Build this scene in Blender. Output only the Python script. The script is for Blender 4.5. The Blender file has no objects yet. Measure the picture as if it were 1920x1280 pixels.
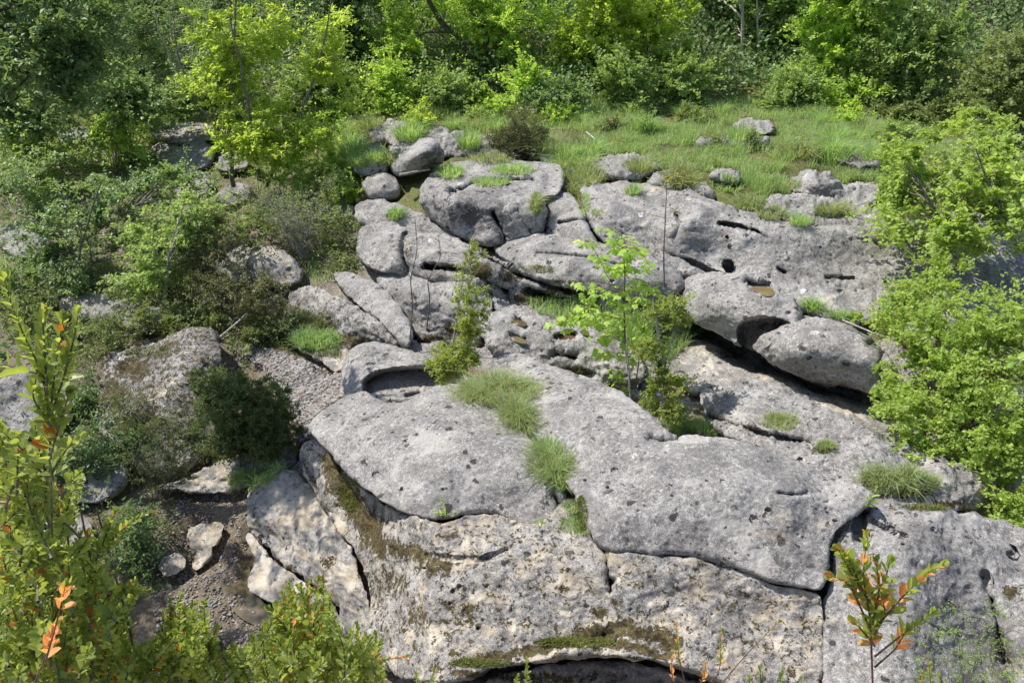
import bpy, math, random
import numpy as np
from mathutils import Vector
from mathutils.bvhtree import BVHTree

S = bpy.context.scene
COL = S.collection
# ------------------------------------------------------------------ camera
H = 4.2
PITCH = math.radians(25.0)
FPX = 1600.0                       # focal length in photograph pixels (1920 wide)
cam_d = bpy.data.cameras.new('camera')
cam_d.lens = 30.0; cam_d.sensor_width = 36.0
cam_d.clip_start = 0.05; cam_d.clip_end = 400.0
cam = bpy.data.objects.new('camera', cam_d); COL.objects.link(cam)
cam.location = (0, 0, H)
cam.rotation_euler = (math.radians(90) - PITCH, 0, 0)
S.camera = cam
# ------------------------------------------------------------------ light
SUN = Vector((-0.50, 0.16, 0.85)).normalized()     # direction towards the sun
w = bpy.data.worlds.new("World"); S.world = w; w.use_nodes = True
nt = w.node_tree; nt.nodes.clear()
sky = nt.nodes.new('ShaderNodeTexSky'); sky.sky_type = 'NISHITA'; sky.sun_disc = False
sky.sun_elevation = math.asin(SUN.z); sky.sun_rotation = math.atan2(SUN.x, SUN.y)
sky.air_density = 1.0; sky.dust_density = 1.0; sky.ozone_density = 1.0
bg = nt.nodes.new('ShaderNodeBackground'); bg.inputs['Strength'].default_value = 0.13
wo = nt.nodes.new('ShaderNodeOutputWorld')
nt.links.new(sky.outputs[0], bg.inputs[0]); nt.links.new(bg.outputs[0], wo.inputs[0])
sd = bpy.data.lights.new('sun', 'SUN'); sd.energy = 4.6; sd.angle = math.radians(0.53)
sd.color = (1.0, 0.955, 0.88)
so = bpy.data.objects.new('sun', sd); COL.objects.link(so)
so.rotation_euler = SUN.to_track_quat('Z', 'Y').to_euler()
S.view_settings.view_transform = 'Standard'; S.view_settings.look = 'None'
S.view_settings.exposure = 0.3; S.view_settings.gamma = 1.0
S.view_settings.use_curve_mapping = False
S.render.engine = 'CYCLES'
S.cycles.max_bounces = 6; S.cycles.transparent_max_bounces = 8

# ------------------------------------------------------------------ geometry helpers
CP, SP = math.cos(PITCH), math.sin(PITCH)
CAM = np.array([0, 0, H])
def rays(px, py):
    px = np.asarray(px, float); py = np.asarray(py, float)
    u = (px - 960) / FPX; v = (640 - py) / FPX
    return np.stack([u, CP + v * SP, -SP + v * CP], -1)
def Pz(px, py, z):                  # the point seen at a pixel, at height z
    d = rays(px, py); t = (np.asarray(z, float) - H) / d[..., 2]
    return CAM + d * t[..., None]
def Py(px, py, Y):                  # the point seen at a pixel, at forward distance Y
    d = rays(px, py); t = np.asarray(Y, float) / d[..., 1]
    return CAM + d * t[..., None]
def ppm(Y, z=0.8):                  # metres per pixel near distance Y
    return math.hypot(Y, H - z) / FPX

_rng = np.random.RandomState(7)
_perm = _rng.permutation(256); _perm = np.concatenate([_perm, _perm, _perm])
_grad = _rng.normal(size=(256, 3)); _grad /= np.linalg.norm(_grad, axis=1)[:, None]
def perlin(p):
    p = np.asarray(p, float)
    i = np.floor(p).astype(np.int64); f = p - i; i &= 255
    u = f * f * f * (f * (f * 6 - 15) + 10)
    r = 0
    for dx in (0, 1):
        wx = u[:, 0] if dx else 1 - u[:, 0]
        for dy in (0, 1):
            wy = u[:, 1] if dy else 1 - u[:, 1]
            for dz in (0, 1):
                wz = u[:, 2] if dz else 1 - u[:, 2]
                h = _perm[_perm[_perm[(i[:, 0] + dx) & 255] + ((i[:, 1] + dy) & 255)] + ((i[:, 2] + dz) & 255)]
                g = _grad[h]
                r = r + wx * wy * wz * (g[:, 0] * (f[:, 0] - dx) + g[:, 1] * (f[:, 1] - dy) + g[:, 2] * (f[:, 2] - dz))
    return r * 1.6
def fbm(p, octv=4, gain=0.5):
    a, s, r = 1.0, 1.0, 0
    for k in range(octv):
        r = r + a * perlin(p * s + k * 17.3); a *= gain; s *= 2.03
    return r
def ridged(p, octv=3):
    a, s, r = 1.0, 1.0, 0
    for k in range(octv):
        r = r + a * (1 - 2 * np.abs(perlin(p * s + k * 9.1))); a *= .5; s *= 2.1
    return r
def smooth(x): x = np.clip(x, 0, 1); return x * x * (3 - 2 * x)

def mk_mesh(name, V, F, mats=(), smooth_=True, attrs=None):
    """V (n,3); F (m,k) int array of equal-size faces, or list of such arrays"""
    me = bpy.data.meshes.new(name)
    if not isinstance(F, list): F = [F]
    F = [np.asarray(f, dtype=np.int64) for f in F if len(f)]
    nl = sum(f.size for f in F); nf = sum(len(f) for f in F)
    me.vertices.add(len(V)); me.vertices.foreach_set('co', np.ascontiguousarray(V, dtype=np.float32).ravel())
    me.loops.add(nl); me.polygons.add(nf)
    me.loops.foreach_set('vertex_index', np.concatenate([f.ravel() for f in F]).astype(np.int32))
    tot = np.concatenate([np.full(len(f), f.shape[1]) for f in F])
    st = np.concatenate([[0], np.cumsum(tot)[:-1]])
    me.polygons.foreach_set('loop_start', st.astype(np.int32))
    me.update(calc_edges=True)
    if smooth_: me.polygons.foreach_set('use_smooth', np.ones(nf, dtype=bool))
    for m in mats: me.materials.append(m)
    for k, a in (attrs or {}).items():
        at = me.attributes.new(k, 'FLOAT', 'POINT'); at.data.foreach_set('value', np.ascontiguousarray(a, dtype=np.float32))
    me.validate(); return me
def obj(name, me, parent=None, loc=None):
    o = bpy.data.objects.new(name, me); COL.objects.link(o)
    if parent: o.parent = parent
    if loc is not None: o.location = loc
    return o
def tag(o, label, cat=None, group=None, kind=None):
    if label: o['label'] = label
    if cat: o['category'] = cat
    if group: o['group'] = group
    if kind: o['kind'] = kind
    return o
def root(name, loc, label, cat, group=None):
    o = obj(name, None, None, loc); o.empty_display_size = 0.2
    return tag(o, label, cat, group)
def child(name, V, F, mat, parent, smooth_=True, attrs=None):
    V = np.asarray(V, float) - np.array(parent.location)
    return obj(name, mk_mesh(name, V, F, [mat], smooth_, attrs), parent)

# ------------------------------------------------------------------ materials
def newmat(name):
    m = bpy.data.materials.new(name); m.use_nodes = True; t = m.node_tree; t.nodes.clear(); return m, t
class NB:
    def __init__(s, t): s.t = t
    def n(s, typ, **kw):
        nd = s.t.nodes.new(typ)
        for k, v in kw.items():
            if k.startswith('_'): setattr(nd, k[1:], v)
            else:
                nd.inputs[k.replace('__', ' ')].default_value = v
        return nd
    def l(s, a, b): s.t.links.new(a, b)
    def val(s, x, sock):
        if hasattr(x, 'is_linked'): s.l(x, sock)
        else: sock.default_value = x
    def noise(s, scale, vec, detail=4, rough=.55, dist=0):
        nd = s.n('ShaderNodeTexNoise', Scale=scale, Detail=detail, Roughness=rough, Distortion=dist); s.l(vec, nd.inputs['Vector']); return nd.outputs['Fac']
    def ramp(s, x, a, b, lo=0., hi=1.):
        nd = s.n('ShaderNodeMapRange', _interpolation_type='SMOOTHSTEP'); s.val(x, nd.inputs[0])
        for i, v in zip((1, 2, 3, 4), (a, b, lo, hi)): s.val(v, nd.inputs[i])
        return nd.outputs[0]
    def math(s, op, a, b=0.):
        nd = s.n('ShaderNodeMath', _operation=op); s.val(a, nd.inputs[0]); s.val(b, nd.inputs[1]); return nd.outputs[0]
    def mix(s, f, a, b):
        nd = s.n('ShaderNodeMix', _data_type='RGBA'); s.val(f, nd.inputs[0])
        for x, k in ((a, 6), (b, 7)):
            if isinstance(x, tuple): x = x + (1,) if len(x) == 3 else x
            s.val(x, nd.inputs[k])
        return nd.outputs[2]
    def attr(s, name): return s.n('ShaderNodeAttribute', _attribute_name=name).outputs['Fac']

def rock_material(name='limestone', tone=1.0, warm=0.0):
    m, t = newmat(name); b = NB(t)
    pos = b.n('ShaderNodeNewGeometry').outputs['Position']
    big = b.noise(1.1, pos, 3); mid = b.noise(5, pos, 6, .65, .4); fine = b.noise(38, pos, 6, .7); grit = b.noise(150, pos, 3, .7)
    c = b.mix(b.ramp(mid, .3, .7), (.20*tone, .188*tone, .178*tone), (.34*tone, .325*tone, .312*tone))
    c = b.mix(b.ramp(big, .35, .7, 0, .55), c, (.27*tone, .25*tone, .235*tone))
    c = b.mix(b.ramp(fine, .50, .66, 0, .68), c, (.58, .56, .53))
    c = b.mix(b.ramp(fine, .47, .34, 0, .7), c, (.09, .083, .08))
    c = b.mix(b.ramp(grit, .54, .66, 0, .7), c, (.68, .66, .62))
    c = b.mix(b.ramp(grit, .46, .34, 0, .7), c, (.07, .065, .06))
    med = b.noise(2.7, pos, 6, .62, .7)
    c = b.mix(b.ramp(med, .50, .60, 0, .42), c, (.13*tone, .122*tone, .118*tone))
    c = b.mix(b.ramp(med, .46, .37, 0, .45), c, (.50, .475, .44))
    # pale lichen rosettes
    dis = b.n('ShaderNodeVectorMath', _operation='ADD'); nz = b.n('ShaderNodeTexNoise', Scale=14., Detail=3.)
    b.l(pos, nz.inputs['Vector']); sc = b.n('ShaderNodeVectorMath', _operation='SCALE'); sc.inputs['Scale'].default_value = .09
    b.l(nz.outputs['Color'], sc.inputs[0]); b.l(pos, dis.inputs[0]); b.l(sc.outputs[0], dis.inputs[1])
    vw = b.n('ShaderNodeTexVoronoi', Scale=3.3); b.l(dis.outputs[0], vw.inputs['Vector'])
    sep = b.n('ShaderNodeSeparateColor'); b.l(vw.outputs['Color'], sep.inputs[0])
    rad = b.ramp(sep.outputs[0], .55, 1., 0., .17)
    lich = b.math('MULTIPLY', b.ramp(b.math('SUBTRACT', rad, vw.outputs['Distance']), 0, .03), b.ramp(fine, .38, .5))
    c = b.mix(b.math('MULTIPLY', lich, .75), c, (.66, .66, .63))
    # dark spots (tar lichen and little solution pits)
    def spots(scale, r, thr):
        v = b.n('ShaderNodeTexVoronoi', Scale=scale); b.l(dis.outputs[0], v.inputs['Vector'])
        se = b.n('ShaderNodeSeparateColor'); b.l(v.outputs['Color'], se.inputs[0])
        rr = b.ramp(se.outputs[1], thr, 1., 0., r)
        return b.ramp(b.math('SUBTRACT', rr, v.outputs['Distance']), 0, .035)
    sp1 = spots(8.5, .25, .15); sp2 = spots(23, .36, .15)
    spot = b.math('MAXIMUM', sp1, b.math('MULTIPLY', sp2, b.ramp(big, .35, .6, 0.15, .9)))
    spot = b.math('MULTIPLY', spot, b.ramp(b.noise(2.3, pos, 2), .34, .50))
    c = b.mix(b.math('MULTIPLY', spot, .88), c, (.035, .03, .028))
    # moss, pale and dark patches; dark includes shade painted into hollows and sides
    off = b.n('ShaderNodeVectorMath', _operation='ADD'); off.inputs[1].default_value = (7.3, 2.1, 5.5); b.l(pos, off.inputs[0])
    n_m = b.math('ADD', b.math('MULTIPLY', b.noise(17, off.outputs[0], 8, .72, .5), .62), b.math('MULTIPLY', b.noise(60, off.outputs[0], 5, .7), .38))
    st_ = b.n('ShaderNodeMapping'); st_.inputs['Scale'].default_value = (1, 1, 3.2); b.l(off.outputs[0], st_.inputs['Vector']); n_p = b.noise(4.5, st_.outputs[0], 8, .74, .6); n_d = b.noise(9, pos, 8, .75, .4)
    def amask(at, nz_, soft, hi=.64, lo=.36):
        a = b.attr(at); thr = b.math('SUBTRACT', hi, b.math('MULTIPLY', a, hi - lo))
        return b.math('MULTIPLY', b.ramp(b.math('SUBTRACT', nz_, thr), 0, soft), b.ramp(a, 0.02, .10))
    pale = b.mix(b.ramp(mid, .35, .65), (.45, .37, .26), (.66, .59, .48))
    pale = b.mix(b.ramp(grit, .47, .36, 0, .5), pale, (.14, .12, .09))
    c = b.mix(b.math('MULTIPLY', amask('pale', n_p, .16), .9), c, pale)
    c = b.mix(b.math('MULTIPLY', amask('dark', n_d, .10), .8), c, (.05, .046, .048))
    moss = amask('moss', n_m, .025)
    mc = b.mix(b.ramp(fine, .40, .60), (.030, .018, .008), (.105, .085, .022))
    c = b.mix(b.math('MULTIPLY', moss, .95), c, mc)
    if warm: c = b.mix(warm, c, (.42, .33, .22))
    p = b.n('ShaderNodeBsdfPrincipled', Roughness=.88); p.inputs['Specular IOR Level'].default_value = .25
    b.l(c, p.inputs['Base Color'])
    hgt = b.math('ADD', b.math('MULTIPLY', fine, .010), b.math('MULTIPLY', mid, .035))
    hgt = b.math('ADD', hgt, b.math('MULTIPLY', grit, .0035))
    hgt = b.math('SUBTRACT', hgt, b.math('MULTIPLY', spot, .012))
    hgt = b.math('ADD', hgt, b.math('MULTIPLY', moss, .02))
    bu = b.n('ShaderNodeBump', Strength=.65, Distance=1.0); b.l(hgt, bu.inputs['Height']); b.l(bu.outputs[0], p.inputs['Normal'])
    o = b.n('ShaderNodeOutputMaterial'); b.l(p.outputs[0], o.inputs[0]); return m
def ground_material():
    m, t = newmat('riverbed_soil'); b = NB(t)
    pos = b.n('ShaderNodeNewGeometry').outputs['Position']
    mid = b.noise(3, pos, 6, .65); fine = b.noise(40, pos, 5, .7)
    c = b.mix(b.ramp(mid, .35, .65), (.11, .085, .055), (.21, .175, .12))
    c = b.mix(b.ramp(fine, .45, .7, 0, .8), c, (.30, .26, .20))
    c = b.mix(b.ramp(fine, .45, .3, 0, .7), c, (.03, .022, .014))
    g = b.math('MULTIPLY', b.attr('grassy'), b.ramp(b.noise(6, pos, 4), .3, .5))
    c = b.mix(g, c, b.mix(b.ramp(fine, .3, .7), (.07, .085, .025), (.19, .20, .07)))
    r = b.math('MULTIPLY', b.attr('stony'), b.ramp(b.noise(2.2, pos, 4, .6), .42, .52))
    c = b.mix(r, c, b.mix(b.ramp(fine, .35, .65), (.13, .125, .12), (.42, .40, .38)))
    p = b.n('ShaderNodeBsdfPrincipled', Roughness=.93); p.inputs['Specular IOR Level'].default_value = .15
    b.l(c, p.inputs['Base Color'])
    bu = b.n('ShaderNodeBump', Strength=.9, Distance=1.0)
    b.l(b.math('ADD', b.math('MULTIPLY', mid, .06), b.math('MULTIPLY', fine, .014)), bu.inputs['Height']); b.l(bu.outputs[0], p.inputs['Normal'])
    o = b.n('ShaderNodeOutputMaterial'); b.l(p.outputs[0], o.inputs[0]); return m
LK = 2.15
def leaf_material(name, c0, c1, c2=None, trans=.45, rough=.45, spec=.35):
    """c0..c1 spread over the leaves by their own random value; c2 is a rare colour"""
    m, t = newmat(name); b = NB(t)
    r = b.attr('rnd'); c0 = (c0[0] * LK, c0[1] * LK, c0[2] * LK * 1.5); c1 = (c1[0] * LK, c1[1] * LK, c1[2] * LK * 1.5)
    c = b.mix(r, c0, c1)
    pos = b.n('ShaderNodeNewGeometry').outputs['Position']
    c = b.mix(b.ramp(b.noise(1.7, pos, 2), .3, .7, 0, .5), c, tuple(.6 * a + .4 * d for a, d in zip(c0, c1)))
    if c2: c = b.mix(b.ramp(r, .965, .975), c, c2)
    p = b.n('ShaderNodeBsdfPrincipled', Roughness=rough); p.inputs['Specular IOR Level'].default_value = spec
    b.l(c, p.inputs['Base Color'])
    tr = b.n('ShaderNodeBsdfTranslucent')
    tc = b.n('ShaderNodeMix', _data_type='RGBA', _blend_type='MULTIPLY'); tc.inputs[0].default_value = 1
    b.l(c, tc.inputs[6]); tc.inputs[7].default_value = (1.9, 1.75, .95, 1); b.l(tc.outputs[2], tr.inputs[0])
    mx = b.n('ShaderNodeMixShader'); mx.inputs[0].default_value = trans
    b.l(p.outputs[0], mx.inputs[1]); b.l(tr.outputs[0], mx.inputs[2])
    o = b.n('ShaderNodeOutputMaterial'); b.l(mx.outputs[0], o.inputs[0]); return m
def bark_material(name, a, c_, scale=30):
    m, t = newmat(name); b = NB(t)
    pos = b.n('ShaderNodeNewGeometry').outputs['Position']; n = b.noise(scale, pos, 4, .65)
    p = b.n('ShaderNodeBsdfPrincipled', Roughness=.85); b.l(b.mix(b.ramp(n, .35, .65), a, c_), p.inputs['Base Color'])
    bu = b.n('ShaderNodeBump', Strength=.6, Distance=.01); b.l(n, bu.inputs['Height']); b.l(bu.outputs[0], p.inputs['Normal'])
    o = b.n('ShaderNodeOutputMaterial'); b.l(p.outputs[0], o.inputs[0]); return m
def water_material(name, c):
    m, t = newmat(name); b = NB(t)
    pos = b.n('ShaderNodeNewGeometry').outputs['Position']; n = b.noise(7, pos, 4)
    p = b.n('ShaderNodeBsdfPrincipled', Roughness=.04); b.l(b.mix(b.ramp(n, .35, .65), tuple(.75*x for x in c), c), p.inputs['Base Color'])
    o = b.n('ShaderNodeOutputMaterial'); b.l(p.outputs[0], o.inputs[0]); return m

M_rock = rock_material('limestone', .93); M_white = rock_material('white_limestone', 1.6); M_soil = ground_material()
M_bark = bark_material('grey_bark', (.09, .075, .055), (.22, .20, .17))
M_darkbark = bark_material('dark_bark', (.03, .024, .018), (.09, .075, .055))
M_palebark = bark_material('pale_bark', (.22, .2, .17), (.5, .47, .42))
M_redtwig = bark_material('reddish_twig', (.12, .06, .04), (.26, .15, .10))
M_straw = leaf_material('dry_straw', (.30, .24, .13), (.42, .35, .2), None, .3)
M_puddle = water_material('muddy_water', (.12, .08, .045)); M_ochre = water_material('ochre_water', (.22, .165, .08)); M_silt = water_material('silty_water', (.17, .135, .075))

# ------------------------------------------------------------------ rocks
BV, BF, BN = [], [], 0               # gathered surfaces, to find what a sight line meets
SEATS = []
ALLROCK = []                         # sheet vertices, to keep the soil below them
def gather(V, F, owner):
    global BN
    BV.append(V); BF.append(np.asarray(F) + BN); BN += len(V)
def poly_dist(X, Y, poly):
    """signed distance (inside > 0) and nearest boundary point"""
    n = len(poly); best = np.full(X.shape, 1e9); nx = X.copy(); ny = Y.copy(); ins = np.zeros(X.shape, bool)
    for i in range(n):
        ax, ay = poly[i]; bx, by = poly[(i + 1) % n]
        dx, dy = bx - ax, by - ay; L = dx * dx + dy * dy + 1e-9
        t = np.clip(((X - ax) * dx + (Y - ay) * dy) / L, 0, 1); qx = ax + t * dx; qy = ay + t * dy
        d = np.hypot(X - qx, Y - qy); k = d < best
        best = np.where(k, d, best); nx = np.where(k, qx, nx); ny = np.where(k, qy, ny)
        c = ((ay > Y) != (by > Y)) & (X < (bx - ax) * (Y - ay) / (by - ay + 1e-12) + ax); ins ^= c
    return np.where(ins, best, -best), nx, ny
def line_dist(X, Y, pl):
    best = np.full(X.shape, 1e9)
    for (ax, ay), (bx, by) in zip(pl[:-1], pl[1:]):
        dx, dy = bx - ax, by - ay; t = np.clip(((X - ax) * dx + (Y - ay) * dy) / (dx * dx + dy * dy + 1e-9), 0, 1)
        best = np.minimum(best, np.hypot(X - ax - t * dx, Y - ay - t * dy))
    return best
def chaikin(p, n=2):
    p = np.asarray(p, float)
    for _ in range(n):
        q = np.roll(p, -1, 0); p = np.stack([.78 * p + .22 * q, .22 * p + .78 * q], 1).reshape(-1, 2)
    return p
def rbf_fit(C, z, c=25.):
    C = np.asarray(C, float); z = np.asarray(z, float); n = len(C)
    K = np.sqrt(((C[:, None] - C[None]) ** 2).sum(-1) + c * c)
    A = np.zeros((n + 3, n + 3)); A[:n, :n] = K - np.eye(n) * 2.0; A[:n, n] = 1; A[:n, n + 1:] = C; A[n, :n] = 1; A[n + 1:, :n] = C.T
    wv = np.linalg.solve(A, np.concatenate([z, [0, 0, 0]]))
    def f(X, Y):
        r = wv[n] + wv[n + 1] * X + wv[n + 2] * Y
        for i in range(n): r = r + wv[i] * np.sqrt((X - C[i, 0]) ** 2 + (Y - C[i, 1]) ** 2 + c * c)
        return r
    return f

RK = .55
SEED = [0]
def rock(name, label, poly, pts=(), step=3., r=.10, h=None, amp=1., rough=.3, moss=(), pale=(), dark=(), carve=(), pits=0,
         group=None, back=1.0, mat=None, jag=2.0, strata=0., seat=True, base=(0, 0, 0)):
    """A rock whose visible surface passes through control points (pixel x, pixel y, height in m);
    its back and underside are closed by a skirt that runs away from the front."""
    SEED[0] += 1; rs = np.random.RandomState(SEED[0] * 13 + 5)
    ctrl = [p for p in list(poly) + list(pts) if len(p) == 3]
    fz = rbf_fit([(p[0], p[1]) for p in ctrl], [p[2] for p in ctrl])
    P2 = chaikin([(p[0], p[1]) for p in poly])
    # densify and roughen the outline
    Q = []
    for a, b_ in zip(P2, np.roll(P2, -1, 0)):
        L = np.hypot(*(b_ - a)); k = max(1, int(L / 7)); Q += [a + (b_ - a) * i / k for i in range(k)]
    Q = np.array(Q)
    j = np.stack([fbm(np.c_[Q / 22., np.full(len(Q), 3.1)], 3), fbm(np.c_[Q / 22., np.full(len(Q), 53.1)], 3)], 1)
    Q = Q + j * jag
    x0, y0 = Q.min(0) - step * 1.01; x1, y1 = Q.max(0) + step * 1.01
    nx = int((x1 - x0) / step) + 2; ny = int((y1 - y0) / step) + 2
    X, Y = np.meshgrid(x0 + np.arange(nx) * step, y0 + np.arange(ny) * step)
    sd_, qx, qy = poly_dist(X, Y, Q)
    ins = sd_ > step * .15
    cell = ins[:-1, :-1] | ins[1:, :-1] | ins[:-1, 1:] | ins[1:, 1:]
    use = np.zeros(X.shape, bool)
    for a in (0, 1):
        for c_ in (0, 1): use[a:ny - 1 + a, c_:nx - 1 + c_] |= cell
    X = np.where(ins, X, qx); Y = np.where(ins, Y, qy); D = np.where(ins, sd_, 0)
    idx = -np.ones(X.shape, int); idx[use] = np.arange(use.sum())
    ci, cj = np.nonzero(cell)
    F = np.stack([idx[ci, cj], idx[ci + 1, cj], idx[ci + 1, cj + 1], idx[ci, cj + 1]], 1)   # faces the viewer
    X = X[use]; Y = Y[use]; D = D[use]
    z = fz(X, Y)
    b0_ = Pz(X, Y, z); mpp = np.linalg.norm(b0_ - CAM, axis=1) / FPX
    r = r * RK; hh = r * .8 if h is None else h
    rv = r * np.clip(.9 + 1.5 * fbm(b0_ * 2.6 + SEED[0], 3), .25, 2.4)
    hh = hh * rv / r; dm = np.clip(D * mpp / rv, 0, 1); z = z - hh * (1 - np.sqrt(1 - (1 - dm) ** 2))
    for cv in carve:
        if cv[0] == 'line':
            wob = fbm(np.c_[X / 9., Y / 9., np.zeros(len(X))], 2) * 1.6
            d = np.abs(line_dist(X + wob, Y + wob, cv[1])); z = z - cv[3] * np.exp(-(d / cv[2]) ** 2)
        elif cv[0] == 'poly':
            d, _, _ = poly_dist(X, Y, chaikin(cv[1])); z = z - cv[2] * smooth(d / cv[3] + .5)
    for k in range(int(pits * .5)):
        i = rs.randint(len(X)); rad = (rs.uniform(.8, 1.8) ** 1.3) * 1.8; a_ = rs.uniform(.5, 1)
        d2 = ((X - X[i]) / rad) ** 2 + ((Y - Y[i]) / (rad * a_)) ** 2
        z = z - rs.uniform(.008, .025) * np.exp(-d2 * d2)
    V = Pz(X, Y, z)
    # normals
    def normals(V):
        N = np.zeros_like(V); a = V[F[:, 2]] - V[F[:, 0]]; b_ = V[F[:, 3]] - V[F[:, 1]]; n = np.cross(a, b_)
        for k in range(4): np.add.at(N, F[:, k], n)
        return N / (np.linalg.norm(N, axis=1)[:, None] + 1e-12)
    N = normals(V)
    n_far = fbm(V * 1.3 + SEED[0], 3) * .05 * amp
    n_mid = fbm(V * 4.5 + SEED[0], 4, .55) * .018 * amp
    n_rgh = (ridged(V * np.array([6, 6, 11.]) + SEED[0], 4) - .6) * .022 * rough
    sharp = fbm(V * 22., 3, .6) * .006 * (amp * .4 + rough)
    st = np.abs(perlin(V * np.array([.8, .8, 9.]) + 4)) * .03 * strata if strata else 0
    edge = .35 + .65 * dm
    V = V + N * ((n_far * edge + n_mid + n_rgh + sharp + st)[:, None])
    if np.median((N * (CAM - V)).sum(1)) < 0: F = F[:, ::-1]
    # boundary loop -> skirt
    E = np.concatenate([F[:, [0, 1]], F[:, [1, 2]], F[:, [2, 3]], F[:, [3, 0]]]); E = E[E[:, 0] != E[:, 1]]
    key = set(map(tuple, E.tolist())); be = np.array([e for e in E.tolist() if (e[1], e[0]) not in key])
    bv = np.unique(be); pos_ = {int(v): i for i, v in enumerate(bv)}
    ray = (V[bv] - CAM); ray /= np.linalg.norm(ray, axis=1)[:, None]
    cx, cy = X.mean(), Y.mean(); upn = np.clip((cy - Y[bv]) / (np.ptp(Y) * .5 + 1), -1, 1)
    inward = np.stack([(cx - X[bv]), (cy - Y[bv])], 1); inw = np.zeros((len(bv), 3)); inw[:, 0] = inward[:, 0]; 
    inw[:, 0] /= (np.abs(inw[:, 0]).max() + 1e-6)
    VV = [V]; FF = [F]; n0 = len(V); prev = bv
    bi = np.array([[pos_[a], pos_[b_]] for a, b_ in be.tolist()])
    ds = np.array([.05, .14, .3, .55, .9, 1.2]) * back; acc = V[bv].copy(); last = 0
    for k, dd in enumerate(ds):
        dn = (.0 if k == 0 else .45) * np.clip(upn + .15, 0, 1)[:, None] * np.array([0, 0, -1])
        acc = acc + (ray + dn + inw * (.10 if k == 0 else .22)) * (dd - last); last = dd
        pp = acc + (fbm(acc * 4., 3) * .03)[:, None] * np.array([0, 0, 1.])
        new = n0 + np.arange(len(bv)); n0 += len(bv); VV.append(pp)
        FF.append(np.stack([prev[bi[:, 1]], prev[bi[:, 0]], new[bi[:, 0]], new[bi[:, 1]]], 1)); prev = new
    # close the far side
    VV.append(VV[-1].mean(0)[None]); FF3 = np.stack([prev[bi[:, 1]], prev[bi[:, 0]], np.full(len(bi), n0)], 1)
    VT = np.concatenate(VV); XX = np.concatenate([X] + [X[bv]] * len(ds) + [[cx]]); YY = np.concatenate([Y] + [Y[bv]] * len(ds) + [[cy]])
    def paint(L, a0):
        a = np.zeros(len(XX)) + a0
        for q in L:
            if q[0] == 'l': d = line_dist(XX, YY, q[1]) / q[2]; v = q[3] * np.exp(-d * d)
            else: v = q[4] * np.exp(-(((XX - q[0]) / q[2]) ** 2 + ((YY - q[1]) / q[3]) ** 2))
            a = np.maximum(a, v)
        return np.clip(a, 0, 1)
    at = dict(moss=paint(moss, base[0]), pale=paint(pale, base[1]), dark=paint(dark, base[2]))
    gather(V, F, name)
    ALLROCK.append(V)
    if seat:
        low = bv[(upn < .1)]
        if len(low): SEATS.append(V[low[::max(1, len(low) // 7)]] - [0, 0, .04])
    loc = np.array([V[:, 0].mean(), V[:, 1].mean(), V[:, 2].min()])
    me = mk_mesh(name, VT - loc, [np.concatenate(FF), FF3], [mat or M_rock], True, at)
    o = obj(name, me, None, loc); tag(o, label, 'rock', group); return o
# ================================================================== ROCKS (near to far)
G_SM = 'limestone slabs along the gorge'
rock('limestone_block', 'domed grey limestone cap left of the grassy crack, over the mossy foreground face',
 [(576,803,0.71),(596,776),(640,748,0.81),(682,728,0.87),(712,752,0.88),(748,758,0.88),(780,745,0.90),(815,731,0.92),(862,725,0.94),(905,745,0.96),(945,772,0.99),(985,812,1.00),(1020,852,0.99),(1048,890,0.97),(1064,925,0.93),(1050,962,0.85),(1030,1000,0.78),(1000,990,0.78),(960,973,0.79),(920,960,0.80),(880,960,0.80),(845,970,0.78),(800,973,0.77),(752,960,0.76),(700,932,0.74),(660,895,0.72),(622,852,0.71),(598,828,0.71)],
 [(700,800,0.90),(800,800,0.99),(900,840,1.05),(820,890,0.94),(720,870,0.84),(960,900,0.96),(640,800,0.81),(905,930,0.86)],
 seat=False, base=(0, .12, .1), step=2.2, r=.035, amp=.8, rough=.12, pits=60, jag=1.5,
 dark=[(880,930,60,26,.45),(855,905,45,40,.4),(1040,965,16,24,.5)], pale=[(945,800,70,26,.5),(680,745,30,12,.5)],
 moss=[(600,825,20,8,.3)], carve=[('line',[(1040,930),(1052,955),(1045,985)],7,.10)])
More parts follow.
